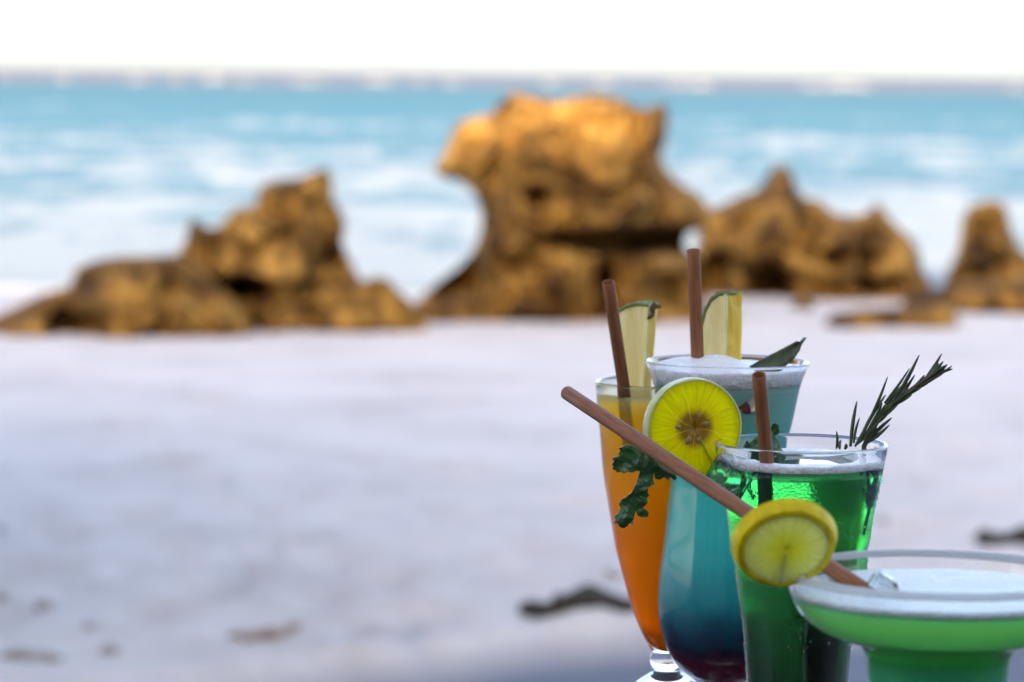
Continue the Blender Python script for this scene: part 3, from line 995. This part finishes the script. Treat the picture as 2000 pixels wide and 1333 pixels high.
BL.froth(748, 716, M['froth'], 0.0012, 2, lump=((-0.012, 0.0, 0.012, 0.003), (-0.001, 0.0, 0.012, 0.004), (-0.026, 0.0, 0.010, 0.003)))

GR = Glass('green_cocktail', 'dewy tapered tumbler of clear emerald green drink with rosemary', 'cocktail', 1.46, 1557, 1333,
           [(50, 1594), (84, 1594), (87, 1588), (91, 1520), (95, 1420), (100, 1333), (102, 1304), (106, 1260), (112, 1205), (119.5, 1161), (126, 1117), (131, 1083), (138.5, 1049), (144, 1006), (150, 974),
            (161, 920), (170, 868)], 0.0017, 1560, M['glass_wet'])
GR.liquid('green_drink', 904, mat_clear_liquid('green_drink', (0.0, 0.68, 0.30), 26, GR.z(1420), GR.z(904),
          [(0.0, (0.002, 0.035, 0.015)), (0.35, (0.004, 0.08, 0.03)), (0.55, (0.006, 0.16, 0.06)), (0.80, (0.02, 0.92, 0.20)), (1.0, (0.05, 0.95, 0.50))]))
GR.froth(908, 894, M['froth'], 0.0014, 5, hole=0.66)
# condensation drops on the outside
bm = bmesh.new()
rd = random.Random(5)
for k in range(620):
    py = rd.uniform(925, 1400)
    z = GR.z(py); r = GR.rout(z)
    a = rd.uniform(math.pi * 0.93, math.pi * 2.07) if k % 3 == 0 else math.pi * 2.05 - 0.9 * rd.random() ** 1.4 if k % 3 == 1 else math.pi * 0.95 + 0.6 * rd.random() ** 1.6
    s = 0.00018 + 0.00042 * rd.random() ** 4
    mt = Matrix.Translation((GR.cx + (r) * math.cos(a), GR.cy + r * math.sin(a), z)) @ Matrix.Diagonal((s, s, s * rd.uniform(1.0, 1.7), 1))
    bmesh.ops.create_icosphere(bm, subdivisions=1, radius=1, matrix=mt)
tag(bm_obj('condensation', bm, M['water_drop'], GR.root), kind='stuff')

MG = Glass('margarita', 'wide rimmed margarita glass of cloudy pale green drink', 'cocktail', 1.265, 1832, 1300,
           [(90, 1816), (185, 1816), (188, 1808), (150, 1792), (70, 1775), (30, 1750), (22, 1690), (22, 1560), (30, 1510), (70, 1486), (108, 1450), (130, 1395), (138, 1333), (142, 1288), (149, 1270),
            (163, 1256), (199, 1245), (232, 1233), (257, 1216), (274, 1199), (287, 1179), (296, 1155), (300, 1122)], 0.0022, 1480, M['glass'])
MG.liquid('green_drink', 1160, mat_layered('margarita_drink', MG.z(1480), MG.z(1150),
          [(0.0, (0.01, 0.26, 0.12)), (0.45, (0.01, 0.60, 0.32)), (0.60, (0.02, 0.52, 0.14)), (0.70, (0.12, 0.62, 0.15)), (0.90, (0.25, 0.70, 0.22)), (1.0, (0.14, 0.70, 0.40))], 1.0, 0.014, clear=0.4))
MG.froth(1163, 1152, M['thin_froth'], 0.0005, 8)
zt_ = MG.zt; rt_ = MG.rout(zt_); w_ = MG.wall
lathe('frosted_rim', [(rt_ - w_ - 0.0003, zt_ - 0.0012), (rt_ - w_ - 0.0004, zt_ + 0.0006), (rt_ - w_ * 0.5, zt_ + w_ * 0.5 + 0.0005), (rt_ + 0.0004, zt_ + 0.0006),
                      (rt_ + 0.0004, zt_ - 0.0006), (rt_ + 0.0002, zt_ - 0.0015), (rt_ - 0.0003, zt_ - 0.0015), (rt_ - w_ * 0.5, zt_ + 0.0004), (rt_ - w_ - 0.0001, zt_ - 0.0012)],
      MG.cx, MG.cy, M['frost'], MG.root, 128, lambda x, y, z: 0.0002 * noise.noise(Vector((x * 900, y * 900, z * 500))))


# ------------------------------------------------------------------ straws
def straw(a, b, dia, label, bend=0.0):
    """hollow straw from end a to end b"""
    a, b = Vector(a), Vector(b)
    d = (b - a); L = d.length
    q = d.to_track_quat('Z', 'Y').to_matrix().to_4x4()
    N, segs = 24, 10
    V, F = [], []
    ro, ri = dia / 2, dia / 2 - 0.0006
    prof = [(ri, 0.0), (ri + 0.0002, -0.00015), (ro - 0.0002, -0.00015), (ro, 0.0)] + [(ro, L * i / segs) for i in range(1, segs + 1)] + [(ri, L)] + [(ri, L * i / segs) for i in range(segs - 1, 0, -1)]
    n = len(prof)
    for r, z in prof:
        for k in range(N):
            t = 2 * math.pi * k / N
            V.append((r * math.cos(t), r * math.sin(t) + bend * math.sin(math.pi * min(max(z / L, 0), 1)), z))
    for i in range(n):
        for k in range(N):
            F.append((i * N + k, i * N + (k + 1) % N, ((i + 1) % n) * N + (k + 1) % N, ((i + 1) % n) * N + k))
    o = mesh_obj('straw', V, F, M['straw'])
    o.matrix_world = Matrix.Translation(a) @ q
    return tag(o, label, 'straw', 'brown straws in the cocktails')


straw(W(1188, 552, 1.612), W(1240, 900, 1.652), 0.0061, 'brown straw standing in the orange drink beside the pineapple')
straw(W(1354.5, 488, 1.622), W(1366, 800, 1.632), 0.0064, 'upright brown straw in the turquoise drink beside the pineapple wedge')
straw(W(1482, 733, 1.418), W(1516, 1090, 1.462), 0.0059, 'brown straw standing in the green tumbler')
straw(W(1108, 768, 1.50), W(1108, 768, 1.50).lerp(W(1672, 1143, 1.272), 1.07), 0.0064, 'long slanting brown straw reaching out of the margarita')


# ------------------------------------------------------------------ citrus slices
def citrus(name, label, c, normal, up, rad, thick, rind_w, mats, slit_ang, front_scale=1.0, seeds=()):
    """slice with rind, pith, flesh and seeds; local z = its face normal; a slit runs from the middle to the edge"""
    nz = Vector(normal).normalized()
    ux = Vector(up).cross(nz).normalized(); uy = nz.cross(ux)
    root = empty(name, c, label, 'citrus slice')
    MW = Matrix((ux, uy, nz)).transposed().to_4x4()
    MW.translation = Vector(c)
    root.matrix_world = MW
    N = 72
    half = thick / 2
    gap = 0.0003

    def ring_mesh(nm, prof, mat):
        """prof: closed loop of (r, z) swept round the slice except the slit"""
        V, F = [], []
        n = len(prof)
        da = gap / rad
        for k in range(N + 1):
            t = slit_ang + da + (2 * math.pi - 2 * da) * k / N
            wob = 1 + 0.012 * noise.noise(Vector((math.cos(t) * 2, math.sin(t) * 2, rad * 100)))
            for r, z in prof:
                V.append((r * wob * math.cos(t), r * wob * math.sin(t), z))
        for k in range(N):
            for i in range(n):
                F.append((k * n + i, k * n + (i + 1) % n, (k + 1) * n + (i + 1) % n, (k + 1) * n + i))
        F.append(list(range(n))); F.append(list(reversed(range(N * n, N * n + n))))
        o = mesh_obj(nm, V, F, mat)
        o.parent = root
        return o
    rf = rad * front_scale
    ri = rind_w
    ring_mesh('rind', [(rf - ri * .5, half), (rf - ri * .15, half - 0.0002), (rf, half - 0.0007), (rad, -half + 0.0006), (rad - ri * .2, -half), (rad - ri * .5, -half)], mats[0])
    ring_mesh('pith', [(rf - ri, half + 0.0001), (rf - ri * .48, half + 0.0001), (rad - ri * .48, -half - 0.0001), (rad - ri, -half - 0.0001)], mats[1])
    fl = rf - ri * 0.98
    fb = rad - ri * 0.98
    prof = [(0.0004, half - 0.0003)] + [(fl * f, half - 0.0003 + 0.0005 * math.sin(f * math.pi)) for f in (0.2, 0.4, 0.6, 0.8, 0.95)] + [(fl, half)] + [(fb, -half), (fb * .6, -half + 0.0002), (0.0004, -half + 0.0002)]
    ring_mesh('flesh', prof, mats[2])
    for r, a, s in seeds:
        bm = bmesh.new()
        bmesh.ops.create_icosphere(bm, subdivisions=2, radius=1)
        for v in bm.verts:
            k = 1 - 0.35 * v.co.x
            v.co = Vector((v.co.x * s * 1.5, v.co.y * s * k, v.co.z * s * 0.6))
        o = bm_obj('seed', bm, M['seed'], None)
        o.parent = root
        o.location = (r * math.cos(a), r * math.sin(a), half - 0.0001)
        o.rotation_euler.z = a
    return root


lc = W(1353, 836, 1.474)
citrus('lime_slice', 'round yellow green lime slice on the rim of the green tumbler', lc, (0.30, -1, 0.02), (0, 0, 1), 0.0222, 0.0062, 0.0009,
       (M['rind_lime'], M['pith'], M['lime_flesh']), R(-62), 0.985,
       ((0.0055, R(20), 0.0012), (0.0062, R(-120), 0.0014), (0.0080, R(175), 0.0011), (0.0060, R(75), 0.0010), (0.0058, R(-70), 0.0012)))
ll = W(1533, 1064, 1.243)
citrus('lemon_slice', 'thick yellow lemon slice hooked on the margarita rim', ll, (0.10, -0.84, -0.52), (0.10, 0, 1), 0.0200, 0.0060, 0.0026,
       (M['rind_lemon'], M['rind_lemon'], M['lemon_flesh']), R(-84), 0.92)


# ------------------------------------------------------------------ pineapple wedges
def wedge(label, D, outline, rind_idx, thick, ang, eye=None):
    """outline (photo px) of the pale face, clockwise from lower left; extruded away and turned about the upright edge"""
    pv = max(p[0] for p in outline)
    base = W(pv, outline[0][1], D)
    root = empty('pineapple_wedge', base, label, 'pineapple wedge')
    ca = math.cos(ang)
    pts = []
    for px, py in outline:
        q = W(px, py, D)
        pts.append(((q.x - base.x) / ca, q.z))
    n = len(pts)

    def place(u, v, z):            # u along the pale face, v into the depth
        return Vector((base.x + u * math.cos(ang) + v * math.sin(ang), base.y - u * math.sin(ang) * 1.0 + v * math.cos(ang), z))
    a = ang
    def place(u, v, z):
        return Vector((base.x + u * math.cos(a) + v * math.sin(a), base.y - u * math.sin(a) + v * math.cos(a), z))
    # subdivide the outline
    P = []
    for i in range(n):
        (x1, z1), (x2, z2) = pts[i], pts[(i + 1) % n]
        for t in np.linspace(0, 1, 6, endpoint=False):
            P.append((x1 + (x2 - x1) * t, z1 + (z2 - z1) * t, i))
    cxm = sum(p[0] for p in P) / len(P); czm = sum(p[1] for p in P) / len(P)
    for nm, mat, v0, v1, sc in (('pale_flesh', M['pine_pale'], 0.0, thick * 0.22, 1.0), ('yellow_flesh', M['pine_yellow'], thick * 0.2, thick, 0.995)):
        bm = bmesh.new()
        L = []
        for v in np.linspace(v0, v1, 5):
            ring = []
            for x, z, _ in P:
                nn = 0.0012 * fbm(Vector((x * 220, z * 220, v * 120)), 3)
                ring.append(bm.verts.new(place(cxm + (x - cxm) * sc + nn, v, czm + (z - czm) * sc + nn)))
            L.append(ring)
        m_ = len(P)
        for r0, r1 in zip(L[:-1], L[1:]):
            for k in range(m_):
                bm.faces.new((r0[k], r0[(k + 1) % m_], r1[(k + 1) % m_], r1[k]))
        for ring, s_ in ((L[0], -0.0004), (L[-1], 0.0004)):
            f = bm.faces.new(ring)
            bmesh.ops.poke(bm, faces=[f])
        bm_obj(nm, bm, mat, root, False)
    # rind along the outer edges
    bm = bmesh.new()
    seq = [p for p in P if p[2] in rind_idx]
    last = (rind_idx[-1] + 1) % n
    seq.append((pts[last][0], pts[last][1], last))
    rows = []
    for k, (x, z, _) in enumerate(seq):
        x_a, z_a, _ = seq[max(k - 1, 0)]; x_b, z_b, _ = seq[min(k + 1, len(seq) - 1)]
        tx, tz = x_b - x_a, z_b - z_a
        l = math.hypot(tx, tz) + 1e-9
        nx_, nz_ = -tz / l, tx / l
        if nz_ < -0.2 or (abs(nz_) < 0.2 and nx_ > 0): nx_, nz_ = -nx_, -nz_
        th = 0.0011 * (1 + 0.9 * noise.noise(Vector((x * 500, z * 500, 2))))
        row = []
        for v in np.linspace(-0.0003, thick + 0.0003, 6):
            w_ = th * (1 + 1.1 * noise.noise(Vector((x * 400, z * 400, v * 400))))
            row.append((bm.verts.new(place(x - nx_ * 0.0006, v, z - nz_ * 0.0006)), bm.verts.new(place(x + nx_ * w_, v, z + nz_ * w_))))
        rows.append(row)
    for r0, r1 in zip(rows[:-1], rows[1:]):
        for k in range(5):
            bm.faces.new((r0[k][1], r0[k + 1][1], r1[k + 1][1], r1[k][1]))
            bm.faces.new((r0[k][0], r1[k][0], r1[k + 1][0], r0[k + 1][0]))
        bm.faces.new((r0[0][0], r0[0][1], r1[0][1], r1[0][0]))
        bm.faces.new((r0[-1][0], r1[-1][0], r1[-1][1], r0[-1][1]))
    for rr_ in (rows[0], rows[-1]):
        for k in range(5):
            bm.faces.new((rr_[k][0], rr_[k][1], rr_[k + 1][1], rr_[k + 1][0]))
    bm_obj('rind', bm, M['pine_rind'], root)
    if eye:
        bm = bmesh.new()
        for k, (px, py, s) in enumerate(eye):
            c = W(px, py, D + 0.001)
            bmesh.ops.create_icosphere(bm, subdivisions=2, radius=1, matrix=Matrix.Translation(c) @ Matrix.Rotation(k * 0.9, 4, 'Y') @ Matrix.Diagonal((s * 0.6, s * 0.8, s * 1.4, 1)))
        for v in bm.verts:
            v.co += Vector((1, 0, 1)) * 0.0008 * noise.noise(v.co * 700)
        bm_obj('eye', bm, M['pine_eye'], root)
    return root


wedge('pineapple wedge with a brown eye on the orange drink', 1.668, [(1226, 775), (1208, 612), (1222, 602), (1244, 596), (1266, 597), (1252, 775)], (1, 2, 3), 0.013, R(24),
      ((1275, 604, 0.0022), (1271, 618, 0.0020), (1284, 600, 0.0014), (1279, 596, 0.0013)))
wedge('tall pineapple wedge beside the upright straw in the turquoise drink', 1.632, [(1378, 725), (1373, 690), (1372, 650), (1380, 612), (1390, 590), (1405, 577), (1414, 575), (1412, 725)], (1, 2, 3, 4, 5), 0.0125, R(50))


# ------------------------------------------------------------------ herbs
def leaf_poly(pts, D, mat, name, parent, bend=0.004, seed=0, thick=0.0005, slope=(0, 0), sub=3):
    bm = bmesh.new()
    vs = [bm.verts.new(W(px, py, D)) for px, py in pts]
    es = [bm.edges.new((vs[i], vs[(i + 1) % len(vs)])) for i in range(len(vs))]
    bmesh.ops.triangle_fill(bm, use_beauty=True, edges=es)
    bmesh.ops.subdivide_edges(bm, edges=[e for e in bm.edges if e.calc_length() > 0.003], cuts=sub, use_grid_fill=True)
    bmesh.ops.triangulate(bm, faces=bm.faces[:])
    c = sum((v.co for v in bm.verts), Vector()) / len(bm.verts)
    for v in bm.verts:
        r = v.co - c
        v.co.y += bend * noise.noise(Vector((v.co.x * 130, v.co.z * 130, seed))) + 0.35 * bend * noise.noise(Vector((v.co.x * 420, v.co.z * 420, seed))) + slope[0] * r.x + slope[1] * r.z
    bmesh.ops.recalc_face_normals(bm, faces=bm.faces)
    ex = bmesh.ops.extrude_face_region(bm, geom=bm.faces[:])
    for v in [g for g in ex['geom'] if isinstance(g, bmesh.types.BMVert)]:
        v.co.y += thick
    return bm_obj(name, bm, mat, parent, False)


def tube(pts, radii, name, mat, parent, N=8):
    bm = bmesh.new()
    rings = []
    pts = [Vector(p) for p in pts]
    for i, p in enumerate(pts):
        d = (pts[min(i + 1, len(pts) - 1)] - pts[max(i - 1, 0)]).normalized()
        x = d.cross(Vector((0, 1, 0.01))).normalized(); y = d.cross(x)
        rings.append([bm.verts.new(p + (x * math.cos(t) + y * math.sin(t)) * radii[i]) for t in np.linspace(0, 2 * math.pi, N + 1)[:-1]])
    for a, b in zip(rings[:-1], rings[1:]):
        for k in range(N):
            bm.faces.new((a[k], a[(k + 1) % N], b[(k + 1) % N], b[k]))
    bm.faces.new(rings[0]); bm.faces.new(rings[-1])
    return bm_obj(name, bm, mat, parent)


def c3(L): return [(1080 + x / 3.92, 720 + y / 3.92) for x, y in L]
def c2(L): return [(1400 + x / 4.0, 640 + y / 4.0) for x, y in L]


cil = empty('coriander_sprig', W(1330, 905, 1.478), 'dark green coriander sprig hanging below the lime slice', 'herb')
leaf_poly(c3([(830, 720), (770, 690), (700, 650), (640, 610), (600, 590), (565, 583), (540, 600), (505, 608), (515, 635), (500, 655), (512, 670), (470, 678), (450, 692), (468, 708), (452, 735),
              (464, 752), (455, 770), (480, 782), (490, 800), (520, 793), (540, 806), (570, 790), (610, 800), (640, 785), (700, 795), (770, 775)]), 1.470, M['herb'], 'leaf', cil, 0.0028, 1)
leaf_poly(c3([(690, 740), (662, 805), (640, 870), (600, 950), (560, 985), (530, 1000), (505, 1040), (517, 1070), (500, 1110), (470, 1130), (478, 1158), (465, 1180), (495, 1180), (510, 1210), (545, 1225),
              (575, 1203), (585, 1185), (615, 1195), (620, 1150), (635, 1090), (650, 1130), (685, 1145), (725, 1140), (735, 1105), (715, 1085), (690, 1070), (725, 1030), (720, 990), (740, 970), (725, 950),
              (730, 910), (780, 885), (765, 850), (772, 800), (790, 760)]), 1.472, M['herb'], 'leaf', cil, 0.003, 4)
leaf_poly(c3([(760, 760), (785, 850), (820, 855), (850, 835), (880, 855), (900, 830), (930, 860), (950, 842), (930, 810), (900, 780), (840, 740)]), 1.475, M['herb'], 'leaf', cil, 0.0025, 6)
tube([W(1262, 912, 1.472), W(1280, 904, 1.474), W(1330, 905, 1.479), W(1378, 893, 1.484), W(1402, 900, 1.478), W(1440, 960, 1.468)], [0.0005, 0.0007, 0.0008, 0.0008, 0.0008, 0.0007], 'stem', M['herb_stem'], cil)

cil2 = empty('coriander_sprig', W(1490, 890, 1.480), 'curly dark green coriander sprig behind the straw of the green tumbler', 'herb')
leaf_poly(c2([(165, 1045), (172, 1010), (190, 960), (215, 925), (235, 880), (255, 905), (285, 880), (325, 845), (370, 840), (420, 790), (435, 755), (455, 745), (485, 765), (482, 790), (494, 815), (485, 840), (455, 850),
              (470, 875), (490, 900), (500, 935), (520, 970), (545, 1005), (530, 1032), (490, 1020), (440, 1000), (380, 1040), (300, 1045), (230, 1040)]), 1.478, M['herb'], 'leaf', cil2, 0.004, 9)
leaf_poly(c2([(260, 1040), (270, 960), (330, 900), (400, 890), (450, 930), (470, 1000), (420, 1050)]), 1.470, M['herb'], 'leaf', cil2, 0.004, 12)
tube([W(1485, 880, 1.476), W(1490, 905, 1.474), W(1500, 960, 1.468)], [0.0007, 0.0008, 0.0008], 'stem', M['herb_stem'], cil2)

ros = empty('rosemary_sprig', W(1670, 880, 1.46), 'dark rosemary sprig standing out of the green tumbler', 'herb')
RS = c2([(1155, 1050), (1150, 930), (1215, 790), (1310, 650), (1420, 550), (1540, 470), (1660, 385), (1740, 320)])
tube([W(x, y, 1.462 - 0.001 * i) for i, (x, y) in enumerate(RS)], [0.0011, 0.0011, 0.0011, 0.0010, 0.0009, 0.0008, 0.0006, 0.0004], 'stem', M['rosemary_stem'], ros)


def needle(tip, base, dw, wd=0.0009, Dt=0.0):
    a, b = W(base[0], base[1], 1.459 + dw * 0.3), W(tip[0], tip[1], 1.459 + dw + Dt)
    L = (b - a)
    side = L.cross(Vector((0, 1, 0))).normalized()
    pts, rad = [], []
    n = 9
    for i in range(n + 1):
        t = i / n
        pts.append(a.lerp(b, t) + side * (0.0004 * math.sin(math.pi * t) * (1 if dw > 0 else -1)))
        rad.append(wd * (0.45 + 0.55 * math.sin(math.pi * min(t * 0.9 + 0.12, 1))) if t < 0.93 else wd * 0.25)
    tube(pts, rad, 'needle', M['rosemary'], ros, 7)


needles = [((935, 810), (935, 945)), ((970, 880), (962, 950)), ((1008, 908), (1000, 950)), ((1095, 575), (1045, 930)), ((1115, 705), (1070, 905)), ((1335, 385), (1175, 760)), ((1320, 525), (1140, 820)),
           ((1582, 215), (1370, 600)), ((1505, 320), (1310, 590)), ((1548, 370), (1440, 570)), ((1757, 205), (1600, 440)), ((1770, 265), (1590, 440)), ((1775, 298), (1640, 415)), ((1838, 300), (1600, 450)),
           ((1740, 345), (1560, 490)), ((1368, 705), (1180, 890)), ((1430, 580), (1270, 720)), ((1520, 520), (1350, 640)), ((1350, 760), (1170, 905)), ((1300, 690), (1120, 880)), ((1250, 640), (1110, 900)),
           ((1400, 560), (1220, 740)), ((1290, 590), (1150, 860)), ((1465, 440), (1300, 640)), ((1640, 400), (1460, 530)), ((1690, 380), (1530, 480)), ((1270, 850), (1150, 910)), ((1230, 760), (1090, 915)),
           ((1480, 540), (1320, 690)), ((1600, 440), (1420, 560)), ((1200, 700), (1080, 930)), ((1440, 500), (1250, 700))]
for k, (tp, bs) in enumerate(needles):
    (t0, b0) = c2([tp, bs])
    needle(t0, b0, ((k * 7) % 11 - 5) * 0.0009, 0.00062 + 0.00035 * ((k * 5) % 4) / 4)
rn = random.Random(12)
for k in range(46):
    t = rn.random() ** 0.85 * 5.6 + 1.0
    i = min(int(t), 6); f = t - i
    x = RS[i][0] + (RS[i + 1][0] - RS[i][0]) * f; y = RS[i][1] + (RS[i + 1][1] - RS[i][1]) * f
    a = math.atan2(RS[i + 1][1] - RS[i][1], RS[i + 1][0] - RS[i][0]) + rn.choice((-1, 1)) * rn.uniform(0.06, 0.30)
    L = rn.uniform(26, 50)
    needle((x + L * math.cos(a), y + L * math.sin(a)), (x - 8 * math.cos(a), y - 8 * math.sin(a)), rn.uniform(-0.004, 0.002), rn.uniform(0.0006, 0.0010))
# the part of the sprig inside the drink
for k, (tp, bs) in enumerate((((1700, 905), (1680, 965)), ((1705, 935), (1676, 985)), ((1668, 925), (1672, 985)), ((1690, 900), (1670, 950)), ((1655, 940), (1668, 990)))):
    needle(tp, bs, (k - 2) * 0.002 - 0.004, 0.0011)
tube([W(1689, 902, 1.458), W(1680, 960, 1.456), W(1664, 1040, 1.456)], [0.0011, 0.0012, 0.0008], 'stem', M['rosemary_stem'], ros)

# bay leaf on the blue drink
bl = bmesh.new()
a, b = W(1462, 716, 1.612), W(1569, 659, 1.628)
ax_ = (b - a); n = 24
sd = ax_.cross(Vector((0, 1, 0.25))).normalized()
dp = ax_.cross(sd).normalized()
rows = []
for i in range(n + 1):
    t = i / n
    wd = 0.0042 * (math.sin(math.pi * min(1, t * 0.98 + 0.02)) ** 0.8) * (1 if t < 0.86 else max(0.10, (1 - t) / 0.14 * 0.55)) + 0.00015
    c = a + ax_ * t + sd * (-0.0035 * math.sin(math.pi * t))
    rows.append([bl.verts.new(c + sd * (wd * s) + dp * (0.0022 * abs(s) * (1 if True else 0)) + dp * 0.0005 * noise.noise(Vector((t * 12, s * 3, 1)))) for s in (-1, -0.5, 0, 0.5, 1)])
for r0, r1 in zip(rows[:-1], rows[1:]):
    for k in range(4):
        bl.faces.new((r0[k], r0[k + 1], r1[k + 1], r1[k]))
ex = bmesh.ops.extrude_face_region(bl, geom=bl.faces[:])
for v in [g for g in ex['geom'] if isinstance(g, bmesh.types.BMVert)]:
    v.co += dp * 0.0004
tag(bm_obj('leaf', bl, M['bay']), 'single pointed olive green leaf lying in the froth of the turquoise drink', 'leaf')

# ------------------------------------------------------------------ fruit piece and ice
ap = empty('apple_piece', W(1452, 782, 1.602), 'small red skinned apple piece in the turquoise drink behind the lime slice', 'fruit piece')


def chunk(name, pts, D0, D1, mat, parent, bev=0.0006):
    bm = bmesh.new()
    f = [bm.verts.new(W(x, y, D0)) for x, y in pts]
    g = [bm.verts.new(W(x, y, D1)) for x, y in pts]
    n = len(pts)
    bm.faces.new(f); bm.faces.new(list(reversed(g)))
    for k in range(n):
        bm.faces.new((f[k], g[k], g[(k + 1) % n], f[(k + 1) % n]))
    bmesh.ops.recalc_face_normals(bm, faces=bm.faces)
    bmesh.ops.bevel(bm, geom=bm.edges[:], offset=bev, segments=2, affect='EDGES')
    return bm_obj(name, bm, mat, parent, False)


def front(gl, px, py, inset):
    """distance of the inside of the glass wall at this pixel"""
    z = W(px, py, gl.D).z
    r = gl.rout(z) - gl.wall
    x = W(px, py, gl.D).x - gl.cx
    return gl.cy - math.sqrt(max(1e-8, r * r - x * x)) + inset


d0 = front(BL, 1455, 780, -0.0010)
chunk('flesh', [(1432, 766), (1468, 766), (1484, 784), (1484, 800), (1470, 808), (1440, 800)], d0, d0 + 0.006, M['apple_flesh'], ap)
chunk('skin', [(1436, 770), (1452, 776), (1466, 790), (1470, 806), (1456, 810), (1440, 800)], d0 - 0.0004, d0 + 0.004, M['apple_skin'], ap)
d1 = front(BL, 1440, 758, -0.0006)
tag(chunk('fruit_sliver', [(1420, 752), (1448, 752), (1456, 764), (1424, 764)], d1, d1 + 0.004, M['pine_yellow'], None, 0.0004), 'pale fruit sliver floating under the froth of the turquoise drink', 'fruit piece')


def ice(loc, s, rot, label):
    bm = bmesh.new()
    bmesh.ops.create_cube(bm, size=s)
    bmesh.ops.bevel(bm, geom=bm.edges[:], offset=s * 0.14, segments=3, affect='EDGES')
    bmesh.ops.subdivide_edges(bm, edges=bm.edges[:], cuts=1)
    for v in bm.verts:
        v.co += v.co.normalized() * s * 0.06 * fbm(v.co * 120 + Vector((s * 1000, 0, 0)), 2)
    o = bm_obj('ice_cube', bm, M['ice'])
    o.location = loc; o.rotation_euler = rot
    return tag(o, label, 'ice cube')


ice(W(1428, 932, 1.446), 0.016, (0.5, 0.3, 0.6), 'ice cube under the froth at the lime side of the green tumbler')
ice(W(1722, 1150, 1.262), 0.010, (0.3, 0.5, 0.2), 'small ice cube floating near the straw tip in the margarita')

added_parasol(-3.7, 5.1, 2.7, 'added round thatched sunshade out of view, darkening the near sand')
